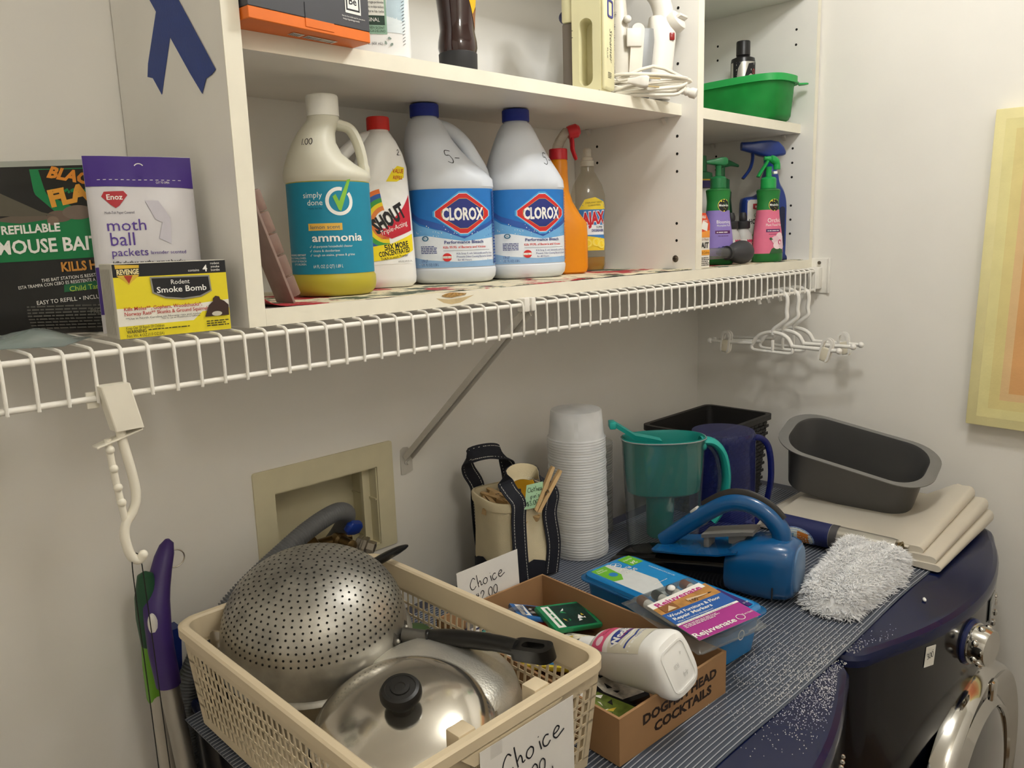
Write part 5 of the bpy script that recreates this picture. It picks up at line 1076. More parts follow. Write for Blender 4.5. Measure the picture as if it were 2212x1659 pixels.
# steel saucepan with domed lid
t = thing('steel_saucepan', 'shiny steel saucepan sitting in the basket below domed lid', 'saucepan', (.457, -.478, 1.006), rot=(math.radians(11), math.radians(-11), 0))
obj('body', MB().lathe([(.085, .012), (.094, .016), (.098, .024), (.099, .046), (.101, .048), (.101, .051), (.097, .051), (.096, .026), (.08, .019), (.001, .018)], 56, True, True), ste, t)
t = thing('saucepan_lid', 'domed steel lid with round black knob on top', 'lid', (.4565, -.4865, 1.063), rot=(math.radians(12), math.radians(-12), 0))
obj('dome', MB().lathe([(.101, -.002), (.1025, .0), (.1015, .002), (.099, .003), (.096, .008), (.09, .0155), (.08, .0235), (.065, .0305), (.045, .0355), (.02, .0385), (.001, .039)], 72, False), ste, t, ang=60)
kb_ = obj('knob', MB().lathe([(.012, .037), (.012, .044), (.0125, .0465), (.019, .049), (.0225, .053), (.0225, .058), (.020, .0625), (.0165, .0636), (.016, .0628), (.0105, .0632), (.010, .0646), (.0055, .065), (.005, .0642), (.0005, .0642)], 40), mat('knob_black', '#1c1b1a', .4), t)
t = thing('green_pot_edge', 'dark green enamel pot lid lying at basket side behind aluminium pan', 'lid', (.592, -.315, 1.045), rot=(0, math.radians(-20), 0))
obj('disc', MB().lathe([(.001, 0), (.034, 0), (.036, .002), (.034, .006), (.02, .012), (.001, .013)], 32), mat('enamel_green', '#46603a', .3), t)

# ------------------------------------------------------------------ cardboard box and what lies in it
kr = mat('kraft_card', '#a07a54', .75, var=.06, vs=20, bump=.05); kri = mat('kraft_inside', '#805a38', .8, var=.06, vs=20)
cb = thing('cardboard_box', 'low open brown cardboard box printed with cocktail lettering', 'box', (.6465, -.632, ZB), -3)
BW, BL, BH = .214, .346, .060
def cwall(name, x0, x1, y0, y1): 
    m = MB().use(kr).box(x0, x1, y0, y1, 0, BH); return obj(name, m, None, cb, smooth=False)
cwall('front_wall', 0, BW, 0, .0035); cwall('back_wall', 0, BW, BL-.0035, BL); cwall('side_wall', 0, .0035, .0035, BL-.0035); cwall('side_wall', BW-.0035, BW, .0035, BL-.0035)
obj('bottom', MB().box(.0035, BW-.0035, .0035, BL-.0035, 0, .003), kri, cb, smooth=False)
d = Decal(flat((0, 0, 0), (1, 0, 0), (0, 0, 1)), maxe=0); BR = ink('#2c1c12')
d.text('DOGFISH HEAD', .117, .0335, .0125, BR, wd=.15, bold=.045); d.text('COCKTAILS', .122, .0145, .0125, BR, wd=.118, bold=.045); d.done(cb, 'lettering')
# card packs inside
packc = [('#1d2f5e', '#e9e6e0', '#4f9c8e'), ('#15161c', '#e9ddd0', '#c8422e'), ('#2c6fb4', '#e9e6e0', '#1c1c22'), ('#101014', '#b9402c', '#e0d6c4'), ('#1f7d4e', '#e8e8e4', '#12302a'), ('#c9b33a', '#18181c', '#2b5f86'), ('#c8c4bc', '#16161a', '#2f7f8c'), ('#0e0f14', '#d8d4cc', '#5d6b2a'), ('#5a6f9a', '#101014', '#d9d9d4'), ('#131318', '#a7852c', '#d5cfc2')]
names = ('navy and teal', 'black and orange-red', 'blue and white', 'black with red flames', 'green foil', 'yellow', 'pale grey', 'black and olive', 'slate blue', 'black and gold')
spots = [(.06, .30, .020, 20, 6, 10), (.11, .26, .026, -15, 12, -6), (.15, .285, .034, 60, 14, 8), (.13, .20, .030, 10, -8, 12), (.17, .245, .036, 75, 10, -12), (.08, .21, .026, 45, 8, -10), (.05, .25, .030, -30, -10, 8), (.04, .06, .022, 15, 8, -8), (.15, .15, .030, 30, -10, 10), (.10, .10, .020, -10, 10, 6)]
for (c0, c1, c2), nm, (x, y, z, rz, rx, ry) in zip(packc, names, spots):
    wx = Matrix.Rotation(math.radians(-3), 4, 'Z')@Vector((x, y, 0))
    t = thing('card_pack', '%s foil trading card pack lying loose in cardboard box' % nm, 'card pack', (.6465+wx.x, -.632+wx.y, ZB+z), rot=(math.radians(rx), math.radians(ry), math.radians(rz)), group='card packs in the cardboard box')
    obj('wrapper', MB().loft([[(px, py, pz) for px, py in rrect(a_, b2, .002, 2)] for a_, b2, pz in ((.030, .043, -.0035), (.031, .044, 0), (.030, .043, .0035))]), mat('pack_'+c0.strip('#'), c0, .25, var=.15, vs=60), t, ang=60)
    d = Decal(flat((0, 0, .0035), (1, 0, 0), (0, 1, 0)), maxe=0); rnd = random.Random(hash(nm) % 97)
    d.rect(-.026, -.036, .026, .02, mat('packart_'+c2.strip('#'), c2, .3, var=.5, vs=90)); d.rect(-.026, .022, .026, .036, ink(c1))
    for i in range(9): x_, y_ = rnd.uniform(-.018, .018), rnd.uniform(-.03, .012); d.poly([(x_, y_), (x_+rnd.uniform(.004, .009), y_+rnd.uniform(-.003, .006)), (x_+rnd.uniform(-.003, .005), y_+rnd.uniform(.004, .012))], ink(rnd.choice((c0, c1, '#e8e4dc', '#d2b53a'))))
    d.smalltext(-.022, .027, .044, 1, .005, ink(c0)); d.done(t, 'artwork')
t = thing('clear_blister_tray', 'clear plastic tray edge leaning inside cardboard box', 'tray', (.74, -.335, ZB+.035), rot=(math.radians(15), math.radians(-12), math.radians(-35)))
obj('shell', MB().frame(rrect(.045, .02, .005, 3), rrect(.038, .013, .004, 3), 0, .008), clear('tray_clear', '#e0e0e0', .2, '#d8d8d8'), t)
# fabric wash bottle lying across the box edge
t = thing('fabric_wash_bottle', 'white fabric wash bottle lying on its side over cardboard box edge', 'bottle', (.738, -.650, 1.0800), rot=(math.radians(-90-17), math.radians(-15), math.radians(-3)))
B = Bottle([(0, .024, .030, 3.2), (.0015, .0285, .035, 3.2), (.006, .0315, .038, 3.2), (.014, .0325, .039, 3), (.03, .0318, .038, 2.8), (.08, .029, .034, 2.6), (.11, .0285, .032, 2.5), (.13, .026, .028, 2.4), (.145, .017, .018), (.15, .013, .013)])
obj('body', B.mesh(), white, t)
obj('base_recess', MB().frame([(p[0]*1.0, p[1]) for p in rrect(.022, .028, .01, 4)], rrect(.0195, .0255, .008, 4), -.0012, .001), white, t)
d = Decal(flat((0, 0, -.0002), (-1, 0, 0), (0, 1, 0)), maxe=0); em = ink('#d9d8d4'); d.text('44', -.006, .010, .007, em); d.text('RB', .004, -.004, .006, em); d.text('4', -.010, -.014, .005, em); d.done(t, 'moulded_marks')
obj('cap', MB().lathe([(.017, .147), (.018, .149), (.018, .17), (.015, .172), (.001, .172)], 24), white, t)
d = Decal(lambda u, v, dd: B.surf(u, v, dd), base=.0005)
lw = lambda *p: [(u, v) for u, v in p]
d.poly(lw((-.028, .03), (.03, .03), (.03, .125), (-.028, .125)), ink('#dcd7c4')); d.poly(lw((-.028, .09), (.03, .095), (.03, .125), (-.028, .125)), ink('#efece4'))
for i in range(4): d.stroke([(-.026+.004*i, .05+.008*i), (.0, .045+.008*i), (.026, .056+.008*i)], .0035, ink('#3a4a90' if i % 2 else '#efece4'))
d.ell(.002, .080, .021, .012, ink('#2c3f8e')); d.text('Woolite', .002, .075, .013, W_, wd=.046, bold=.05, rot=8); d.text('COMPLETE', .004, .071, .004, ink('#d23a5e'), wd=.026)
d.poly(lw((-.028, .1), (.02, .098), (.024, .118), (-.02, .124)), ink('#d8567c')); d.text('Gentle', .006, .107, .006, ink('#a22a50')); d.ell(-.014, .110, .007, .006, ink('#efd0da')); d.text('COLD WATER', .008, .045, .004, ink('#35599a'), wd=.026); d.done(t, 'label')

# tub of wipes
t = thing('wipes_tub', 'blue tub of sweeper wipes with clear lid beside cardboard box', 'tub', (.952, -.492, ZB), -5)
bl = mat('tub_blue', '#1277b8', .25, var=.04, coat=.4)
WA, WB, WH = .059, .134, .0735
def wr(a_, b2, z, r_=.018): return [(x, y, z) for x, y in rrect(a_, b2, r_, 6)]
obj('tub', MB().loft([wr(WA-.016, WB-.016, 0), wr(WA-.011, WB-.011, .004), wr(WA-.005, WB-.005, .056), wr(WA-.004, WB-.004, .060)]), bl, t)
obj('flange', MB().loft([wr(WA+.003, WB+.003, .060), wr(WA+.003, WB+.003, .0622), wr(WA-.002, WB-.002, .063)]), clear('flange_clear', '#8fc4e4', .5, '#3b8fc8'), t)
obj('lid', MB().loft([wr(WA-.002, WB-.002, .0625), wr(WA-.003, WB-.003, .068), wr(WA-.007, WB-.007, .0705), wr(WA-.012, WB-.012, .0708)]), bl, t)
d = Decal(flat((0, 0, .0708), (-1, 0, 0), (0, -1, 0)), maxe=0); LB = ink('#1b86c6')
d.poly(rrect(WA-.011, WB-.011, .012, 4), LB)
d.poly([(.046, -.12), (.046, .0), (.02, .02), (-.01, -.03), (-.008, -.075), (.002, -.105), (.006, -.12)], ink('#d5d8d8')); d.poly([(.046, -.12), (.046, -.07), (.03, -.065), (.018, -.08), (.014, -.12)], ink('#6cb52e'))
d.ring(.028, -.088, .0, .0075, ink('#2a7fc0')); d.text('cleaning', .033, -.108, .0045, W_, wd=.02); d.text('cloths', .033, -.114, .0045, W_, wd=.015)
d.rect(-.046, -.122, -.018, -.09, ink('#6cb52e')); d.text('24', -.031, -.102, .009, W_, bold=.02, wd=.012); d.text('cloths', -.031, -.113, .005, W_, wd=.02)
d.text('DO NOT', .0, -.082, .0075, W_, wd=.03, bold=.02); d.text('FLUSH', .0, -.093, .0075, W_, wd=.026, bold=.02); d.ring(.001, -.108, .0085, .0095, W_); d.stroke([(-.004, -.104), (.007, -.113)], .0016, W_); d.stroke([(-.004, -.112), (.006, -.106)], .002, W_)
d.text('10 IN X 8 IN (25.4 CM X 20.3 CM)', -.036, -.045, .0038, W_, wd=.052, rot=90); d.smalltext(-.02, -.02, .03, 1, .0016, W_)
d.text('wet', .012, .092, .014, W_, wd=.03, rot=0, bold=.03); d.text('sweeper', .004, .073, .014, W_, wd=.07, bold=.03); d.poly([(-.046, .055), (-.04, .12), (-.03, .12), (-.032, .055)], ink('#3a2470')); d.smalltext(-.03, .05, .05, 2, .0025, W_); d.text('wet', .02, .108, .012, W_, bold=.03); d.text('24 ct', -.038, .108, .0045, W_); d.done(t, 'lid_print')
d = Decal(flat((0, -WB+.0055, .03), (1, 0, 0), (0, 0, 1)), maxe=0); d.ring(.0, .012, .006, .0075, W_); d.text('sweeper', .03, .010, .005, W_, wd=.024); d.done(t, 'end_print')
# furniture marker packet
t = thing('marker_packet', 'clear packet of wood repair markers lying on wipes tub', 'packet', (.886, -.577, ZB+.0775), rot=(math.radians(1), math.radians(-4), math.radians(-17)))
PA, PB = .057, .077
for i, (x, c) in enumerate(((-.039, '#6b4326'), (-.013, '#1d1815'), (.013, '#3a241b'), (.039, '#7d3f25'))):
    q = obj('marker', MB().lathe([(.004, 0), (.0065, .001), (.0068, .02), (.0068, .075), (.005, .08)], 16), mat('marker_barrel', '#d8d5ce', .4), t, loc=(x, .068, .0075), rot=(PI/2, 0, 0))
    obj('marker_cap', MB().lathe([(.0068, -.001), (.0072, .0), (.0072, .014), (.0068, .015)], 16), mat('mcap_%d' % i, c, .4), q)
pf = clear('packet_film', '#eef0f0', .10, '#e4e6e6', r=.12)
def prr(a_, b2, z): return [(x, y, z) for x, y in rrect(a_, b2, .003, 4)]
obj('film', MB().loft([prr(PA-.004, PB-.004, -.0005), prr(PA, PB, .001), prr(PA+.003, PB+.003, .0015), prr(PA, PB, .002), prr(PA-.006, PB-.007, .0135), prr(PA-.010, PB-.012, .0158)]), pf, t, ang=50)
obj('inset_card', MB().box(-PA+.006, PA-.006, -PB+.006, .036, .0145, .0149), pap, t, smooth=False)
d = Decal(flat((0, 0, .0172), (1, 0, 0), (0, 1, 0)), maxe=0); MG = ink('#a8328a')
d.rect(-PA+.004, -PB+.003, PA-.004, -.028, MG); d.rect(-PA+.004, -.0275, PA-.004, .002, ink('#245aa6')); d.poly([(-PA+.004, .002), (PA-.004, .002), (PA-.004, .036), (-PA+.004, .03)], mat('wood_print', '#b98546', .5, var=.25, vs=60)); d.poly([(-PA+.004, .02), (PA-.01, .028), (PA-.01, .042), (-PA+.004, .034)], W_)
d.text('Rejuvenate', -.002, .0235, .0105, ink('#b8297e'), wd=.084, bold=.03, rot=4); d.text('Wood Furniture & Floor', -.003, -.0095, .0068, W_, wd=.09, bold=.02); d.text('Repair Markers', -.014, -.019, .0068, W_, wd=.066, bold=.02); d.text('Make Scratches Disappear!', -.016, -.0258, .003, W_, wd=.06)
d.rect(-PA+.004, -.0325, PA-.004, -.0282, W_); d.text('6 COLORS: Maple, Oak, Cherry, Walnut, Mahogany, Espresso', -.002, -.0318, .0024, K_, wd=.09); d.smalltext(-.048, -.037, .06, 3, .0018, W_); d.text('Rejuvenate', -.018, -.068, .0105, W_, wd=.07, bold=.02); d.ring(.027, -.063, .0055, .0065, W_); d.text('Turn back', .042, -.062, .004, W_, wd=.018)
d.rect(-.045, .003, -.02, .02, ink('#8a5a2e')); d.poly([(-.04, .004), (-.03, .016), (-.024, .005)], ink('#e0c8a0')); d.poly([(.0, .016), (.03, .012), (.042, .0105), (.03, .0095), (.0, .010)], ink('#d9bfa0')); d.poly([(.036, .0122), (.044, .0105), (.036, .0095)], K_)
d.hand('1.00', .0, .004, .007, .0008, pen); d.done(t, 'card_print')
obj('film_flap', MB().box(-PA+.002, PA-.002, -PB-.004, -PB+.0, .001, .0018), pf, t, smooth=False); obj('film_flap', MB().box(-PA-.004, PA-.01, PB-.001, PB+.008, .001, .0018), pf, t, smooth=False)
obj('hang_stud', MB().ball((.006, .054, .017), .0062, 12, .7), white, t)
# ------------------------------------------------------------------ canvas tote with clothespins
cv = mat('canvas', '#dcceab', .85, var=.06, vs=25, bump=.35, bs=900); nv = mat('navy_webbing', '#1a1c26', .8, var=.08, vs=60, bump=.3, bs=900); th_ = mat('stitch_white', '#d9d6cc', .8)
TX, TY, TZ, TR, TSC = .962, -.152, ZB, -14, 1.16
tt = thing('canvas_tote', 'small natural canvas tote bag with navy straps and base', 'tote bag', (TX, TY, TZ), TR); tt.scale = (TSC,)*3
def tring(z, a_, b2, w_=0, n=3.6, ph=0): return [(p[0]*(1+w_*math.sin(5*i*2*PI/56+ph)), p[1]*(1+w_*math.sin(4*i*2*PI/56+ph+1)), z) for i, p in enumerate(superpt(2*PI*i/56, a_, b2, n) for i in range(56))]
TS = [(.0, .054, .050), (.004, .057, .053), (.03, .0565, .0525), (.07, .055, .051), (.1, .0555, .052), (.118, .057, .054), (.128, .0575, .0545)]
outr = [tring(z, a_, b2, .012 if z > .01 else 0, ph=z*30) for z, a_, b2 in TS]; inr = [tring(z, a_-.002, b2-.002, .012 if z > .01 else 0, ph=z*30) for z, a_, b2 in TS[:0:-1]]
obj('bag', MB().loft(outr+inr), cv, tt, ang=60)
hem = [Vector(p) for p in tring(.1225, .0572, .0542, .012, ph=3.7)]
obj('hem', MB().loft([[Vector((p.x*k_, p.y*k_, z)) for p in hem] for z, k_ in ((.115, 1.0), (.1155, 1.03), (.127, 1.04), (.129, 1.02), (.129, .97))], False, False), cv, tt)
base = [[(x*1.02, y*1.02, z*.0) if z == 0 else (x*1.025, y*1.025, z+(.008*math.cos(2*math.atan2(y, x)*2) if z > .02 else 0)) for x, y, z in tring(z0, a_, b2, 0)] for z0, a_, b2 in ((0, .052, .048), (.001, .056, .052), (.004, .0575, .0535), (.026, .057, .053))]
obj('navy_base', MB().loft(base, True, False), nv, tt, ang=60)
def strap(y, xs_, zt, lean, name='strap'):
    s = -1 if y < 0 else 1
    x0_, x1_ = xs_
    path = catmull([(x0_+.006, y*1.0, .004), (x0_+.002, y*1.03, .05), (x0_, y*1.05, .1), (x0_, y*1.07, .13), (x0_-.006+lean, y*.95, .13+(zt-.13)*.5), (x0_-.004+lean*1.6, y*.72, .13+(zt-.13)*.88), ((x0_+x1_)/2-.006+lean*1.6, y*.5, zt), (x1_-.012+lean*1.2, y*.6, .13+(zt-.13)*.85), (x1_-.002+lean*.5, y*.9, .13+(zt-.13)*.45), (x1_, y*1.07, .13), (x1_-.004, y*1.04, .1), (x1_+.003, y*1.02, .05), (x1_-.002, y*1.0, .004)], 5)
    P = path; N = len(P); rings = []; sw = []; inner = []
    lo_ = next(i for i in range(N) if P[i].z > .128); hi_ = N-1-next(i for i in range(N) if P[N-1-i].z > .128)
    for i in range(N):
        t_ = (P[min(i+1, N-1)]-P[max(i-1, 0)]).normalized(); k_ = min(1, max(0, (i-lo_)/max(1, hi_-lo_)))
        U = Vector((1, 0, 0))*math.cos(PI*k_)+Vector((0, .25, .97))*math.sin(PI*k_); U = (U-t_*t_.dot(U)).normalized(); nn = U.cross(t_)
        o_ = P[i]; hw_ = .0125
        rings.append([o_-U*hw_-nn*.001, o_+U*hw_-nn*.001, o_+U*hw_+nn*.001, o_-U*hw_+nn*.001]); sw.append((o_, U, nn)); e_ = nn*s; inner.append([o_-U*hw_*.97+e_*.0018, o_+U*hw_*.97+e_*.0018, o_+U*hw_*.97+e_*.0009, o_-U*hw_*.97+e_*.0009])
    st_ = obj(name, MB().loft(rings), nv, tt, smooth=True, ang=40)
    if s < 0: obj('strap_lining', MB().loft(inner[lo_-2:hi_+3]), cv, st_, smooth=True, ang=40)
    m = MB()
    for side in (-1, 1):
        for i in range(N-1):
            for f0, f1 in ((.05, .4), (.55, .9)):
                a_, b2 = sw[i], sw[i+1]; q = [v[0].lerp(w2[0], f)+v[1]*side*.0085 for v, w2, f in ((a_, b2, f0), (a_, b2, f1))]
                for sg in (1, -1): m.add([q[0]+a_[1]*.0004+a_[2]*.0013*sg, q[1]+a_[1]*.0004+a_[2]*.0013*sg, q[1]-a_[1]*.0004+a_[2]*.0013*sg, q[0]-a_[1]*.0004+a_[2]*.0013*sg], [(0, 1, 2, 3)])
    obj('stitching', m, th_, st_, smooth=False)
strap(-.0535, (-.026, .034), .168, -.004); strap(.0535, (-.034, .026), .192, -.012)
# clothespins
wd = mat('pin_wood', '#c9a878', .7, var=.12, vs=60)
def pin():
    t = link('clothespin', None); m = MB()
    for s in (-1, 1):
        o = obj('prong', MB().prism([(-.036, .0006), (-.012, .0012), (-.004, .0022), (0, .0012), (.036, .0045), (.036, .0085), (.03, .009), (-.034, .0055)] if s > 0 else [(-.036, -.0006), (-.034, -.0055), (.03, -.009), (.036, -.0085), (.036, -.0045), (0, -.0012), (-.004, -.0022), (-.012, -.0012)], -.0045, .0045), wd, t, smooth=False)
    obj('spring', MB().tube([(-.003+.0035*math.cos(a_*PI/6), .0035*math.sin(a_*PI/6), -.0055+a_*.00045) for a_ in range(26)], .0007, 6), mat('spring_wire', '#5a5650', .4, .8), t); return t
pm_ = pin(); tag(pm_, 'wooden clothespin clipped to tote rim holding green note', 'clothespin')
Mt = Matrix.Translation((TX, TY, TZ))@Matrix.Rotation(math.radians(TR), 4, 'Z')@Matrix.Scale(TSC, 4)
pm_.matrix_world = Mt@Matrix.Translation((.022, -.0605, .142))@Euler((math.radians(75), math.radians(-58), 0)).to_matrix().to_4x4()
rnd = random.Random(4)
for i, (x, y, z) in enumerate(((-.03, -.025, .106), (-.012, -.03, .112), (-.036, .0, .112), (-.022, .012, .124), (.0, -.015, .1), (.01, .0, .104), (-.012, -.005, .118))):
    c = copy_tree(pm_); tag(c, 'loose wooden clothespin heaped inside the canvas tote', 'clothespin', 'clothespins in the tote')
    c.matrix_world = Mt@Matrix.Translation((x, y, z-.004))@Euler((rnd.uniform(-.6, .6), rnd.uniform(-.35, .35), rnd.uniform(0, 6))).to_matrix().to_4x4()
t = thing('clothesline_reel', 'yellow plastic reel with black slot standing inside canvas tote', 'reel', tuple(Mt@Vector((.016, .014, .126))), rot=(math.radians(78), 0, math.radians(-35)))
obj('disc', MB().lathe([(.001, .008), (.030, .008), (.032, .006), (.032, -.006), (.030, -.008), (.001, -.008)], 40), mat('reel_yellow', '#d9a31c', .4), t); obj('edge_band', MB().lathe([(.0322, .004), (.034, .003), (.034, -.003), (.0322, -.004)], 40), mat('cap_black'), t); obj('slot', MB().box(-.0045, .0045, -.02, .0, .0075, .009, .001), mat('cap_black'), t)
t = thing('price_note', 'pale green handwritten note clipped to the tote bag', 'note', tuple(Mt@Vector((-.0155, -.0585, .118))), rot=(math.radians(-6), 0, math.radians(TR-6)))
obj('paper', MB().prism([(-.002, 0), (.034, 0), (.038, .044), (.006, .042)], -.0003, 0, 'y'), mat('note_green', '#a9cfa8', .7), t, smooth=False)
d = Decal(flat((0, -.0003, 0), (1, 0, 0), (0, 0, 1)), maxe=0); d.hand('Clothes', .007, .0285, .0082, .0007, pen, adv=.62, rot=3); d.hand("pin's", .011, .0175, .0078, .0007, pen, adv=.7, rot=3); d.hand('$3.00', .003, .005, .0085, .0008, pen, adv=.7, rot=5); d.done(t, 'handwriting')

# ------------------------------------------------------------------ stack of cups, stack of lids
cupm = clear('milky_cup', '#fdfdfc', .55, '#ffffff', r=.3, gloss=.6)
prof = [(.0552, 0), (.0556, .0012), (.0545, .0028), (.0530, .0033), (.0522, .006), (.0482, .052), (.0465, .054), (.001, .054)]
cp = None; gp_ = 'upside-down cups in the tall stack'
for i in range(46):
    z = ZB+i*.00505; loc = (1.106+.0006*math.sin(i*1.3)-.00012*i, -.184+.0005*math.cos(i*1.7), z)
    if cp is None: o = obj('plastic_cup', MB().lathe(prof, 40, False, True), cupm, loc=loc); cp = o.data
    else: o = link('plastic_cup', cp, None, loc)
    tag(o, 'milky plastic cup nested upside down in the tall stack', 'cup', gp_)
lidm = clear('clear_lid', '#f4f4f2', .35, '#d8d8d2', r=.2)
lp = None
for i in range(34):
    loc = (1.200, -.128, ZB+i*.0056)
    if lp is None: o = obj('shallow_container', MB().lathe([(.050, 0), (.0508, .001), (.0508, .0042), (.0495, .005), (.0485, .0042), (.047, .0024), (.001, .0024)], 40, False, True), lidm, loc=loc); lp = o.data
    else: o = link('shallow_container', lp, None, loc)
    tag(o, 'clear shallow plastic container stacked behind the milky cups', 'container', 'clear containers in the stack')

# ------------------------------------------------------------------ water filter pitcher
tl_ = mat('teal_plastic', '#1f968c', .35, var=.04, tl=.3); pc = clear('pitcher_clear', '#eef1f1', .12, '#c4cccc', r=.06, gloss=1.8)
t = thing('filter_pitcher', 'clear oval water filter pitcher with teal reservoir and handle', 'pitcher', (1.213, -.303, ZB), -44)
def oval(a_, b2, z, n=2.3, cx=0): return [(cx+p[0], p[1], z) for p in (superpt(2*PI*i/56, a_, b2, n) for i in range(56))]
obj('jug', MB().loft([oval(.062, .040, 0), oval(.066, .044, .003), oval(.068, .046, .02), oval(.078, .051, .215), oval(.0795, .0525, .222)], True, False), pc, t)
obj('jug_rim', MB().tube([(x, y, .2225) for x, y, z in oval(.0795, .0525, 0)], .0012, 6, closed=True), mat('rim_grey', '#8f9a98', .2), t)
obj('reservoir', MB().loft([oval(.058, .036, .115), oval(.068, .042, .12), oval(.0725, .0465, .16), oval(.0765, .0495, .219), oval(.0785, .0515, .224), oval(.0765, .0495, .2245), oval(.074, .047, .218), oval(.064, .039, .124), oval(.05, .03, .12)]), tl_, t)
obj('filter_housing', MB().lathe([(.023, .03), (.025, .034), (.027, .11), (.029, .122)], 32), tl_, t, loc=(-.006, 0, 0))
hp = catmull([(.070, 0, .214), (.094, 0, .210), (.112, 0, .188), (.12, 0, .15), (.118, 0, .11), (.108, 0, .075), (.095, 0, .055)], 6)
obj('handle', MB().tube(hp, .0125, 12, flat=(.62, 1.35), up=(0, 1, 0)), mat('teal_bright', '#1f9c92', .35, var=.03), t); obj('handle_inner', MB().tube([p+Vector((-.013, 0, -.004)) for p in hp[3:]]+[Vector((.066, 0, .045))], .0045, 8, flat=(.8, 1.6), up=(0, 1, 0)), pc, t)
obj('hinge', MB().ball((.070, -.018, .207), .008, 12), tl_, t)
sp = thing('teal_spatula', 'teal plastic lid strip sticking out of filter pitcher', 'lid strip', (1.181, -.272, ZB+.218), rot=(0, 0, math.radians(-44)))
obj('strip', MB().loft([[(x, y, z+h) for y, h in ((-.011, 0), (.011, 0), (.013, .009), (-.013, .009))] for x, z in ((-.052, .028), (-.046, .028), (-.01, .004), (.025, -.004), (.04, -.008))]), mat('teal_bright'), sp, ang=60)
obj('strip_lip', MB().box(-.058, -.046, -.014, .014, .026, .039, .002), mat('teal_bright'), sp)
# blue pitcher
bc = clear('blue_clear', '#b4b9e8', .26, '#46519f', r=.08)
t = thing('blue_pitcher', 'translucent dark blue round pitcher turned upside down behind filter pitcher', 'pitcher', (1.356, -.345, ZB), -44)
obj('jug', MB().lathe([(.066, 0), (.0655, .004), (.0625, .2), (.062, .21), (.060, .2145), (.001, .2155)], 56, False), bc, t, ang=50)
hp = catmull([(.058, 0, .198), (.076, 0, .196), (.09, 0, .18), (.097, 0, .145), (.097, 0, .1), (.086, 0, .05), (.066, 0, .02)], 6)
obj('handle', MB().tube(hp, .0062, 12), clear('blue_handle_clear', '#5a66c0', .45, '#2b378c', r=.06), t)
# wicker basket of black plastic
t = thing('black_basket', 'black woven plastic storage basket standing in room corner', 'basket', (1.536, -.204, ZB), 0)
bw = mat('black_weave', '#232120', .5, var=.08); bwi = mat('black_weave_inside', '#1d1b1a', .5)
HA, HBk, HH = .132, .082, .185
q = lambda k_, o_=0: [(x, y) for x, y in rrect(HA-.012+.012*k_-o_, HBk-.012+.012*k_-o_, .015, 4)]
obj('liner', MB().loft([[(x, y, z) for x, y in q(k_, o_)] for z, k_, o_ in ((0, 0, 0), (.004, 0, 0), (HH-.01, 1, .001), (HH-.01, 1, .004), (.006, 0, .004))]), bwi, t)
obj('rim', MB().frame([(x, y) for x, y in rrect(HA+.006, HBk+.006, .018, 5)], [(x, y) for x, y in rrect(HA-.004, HBk-.004, .014, 5)], HH-.012, HH), bw, t)
pf_ = {}
for r_ in range(19):
    z = .008+r_*.0088; k_ = z/HH; a_, b2 = HA-.012+.012*k_, HBk-.012+.012*k_
    for (side, L_) in ((0, a_), (1, b2)):
        nseg = 12 if side == 0 else 10
        for i in range(nseg):
            key = side
            if key not in pf_:
                half = L_*.94/nseg; m = MB().box(-half*.96, half*.96, -.0022, .0005, -.0036, .0036, .0012, 1); pf_[key] = None
                o = obj('weave_strip', m, bw, t); pf_[key] = o.data
            else: o = link('weave_strip', pf_[key], t)
            u = -1+(2*i+1)/nseg+(.5/nseg if r_ % 2 else -.5/nseg)
            if side == 0: o.location = (u*a_*.93, -b2-.0002, z); o.rotation_euler = (math.radians(-3.5), math.radians(-4), 0)
            else: o.location = (-a_-.0002, u*b2*.93, z); o.rotation_euler = (math.radians(-3.5), math.radians(-4), math.radians(-90))

# ------------------------------------------------------------------ folded cover, loaf pan, tube
vy = mat('vinyl_cream', '#d3cbbb', .42, var=.04, vs=8)
fc = thing('folded_cover', 'cream vinyl table cover folded into a thick stack', 'cover', (1.60, -.55, ZB))
def slab(name, sec, xs_, rise, skew=0, fr=None):
    rings = []
    for x in xs_:
        k_ = (x+.16)/.32; rings.append([(x+skew*(y+.2), y-.012*k_*0, max(.0004, z*((.62 if y < -.1 else .42)+(.75 if y < -.1 else .4)*k_))) for y, z in sec])
    return obj(name, MB().loft(rings), vy, fc, ang=50)
xs_ = [-.165, -.1, -.03, .05, .11, .155]
def foldsec(yb, yf, z0, z1, n=8):
    r_ = (z1-z0)/2; zm = (z0+z1)/2; s = [(yb, zm-r_*.45), (yf+.09, zm-r_*.5), (yf+.04, zm-r_*.85), (yf+r_, z0)]
    for i in range(1, n): a_ = -PI/2-PI*i/n; s.append((yf+r_+r_*math.cos(a_), zm+r_*math.sin(a_)))
    return s+[(yf+r_, z1), (yf+.04, zm+r_*.85), (yf+.09, zm+r_*.5), (yb, zm+r_*.45)]
slab('bottom_fold', foldsec(.185, -.180, .0, .021), xs_, .012)
slab('middle_fold', foldsec(.16, -.170, .018, .039), [x*.97 for x in xs_], .016)
slab('upper_fold', foldsec(.15, -.146, .034, .055), [x*.93 for x in xs_], .018)
top = [(.20, .003), (.15, .022), (.09, .034), (.0, .041), (-.08, .049), (-.11, .0535), (-.122, .0515), (-.11, .0505), (-.08, .046), (.0, .0385), (.09, .0315), (.15, .0195), (.20, .0)]
slab('top_sheet', top, [x*.98 for x in xs_], .020)
pn = mat('pan_grey', '#605f5e', .38, .35, var=.05, vs=10)
t = thing('loaf_pan', 'dark grey metal loaf pan with wide rim resting on folded cover', 'loaf pan', (1.612, -.507, 1.136), rot=(math.radians(20.9), math.radians(10.9), math.radians(-81.3)))
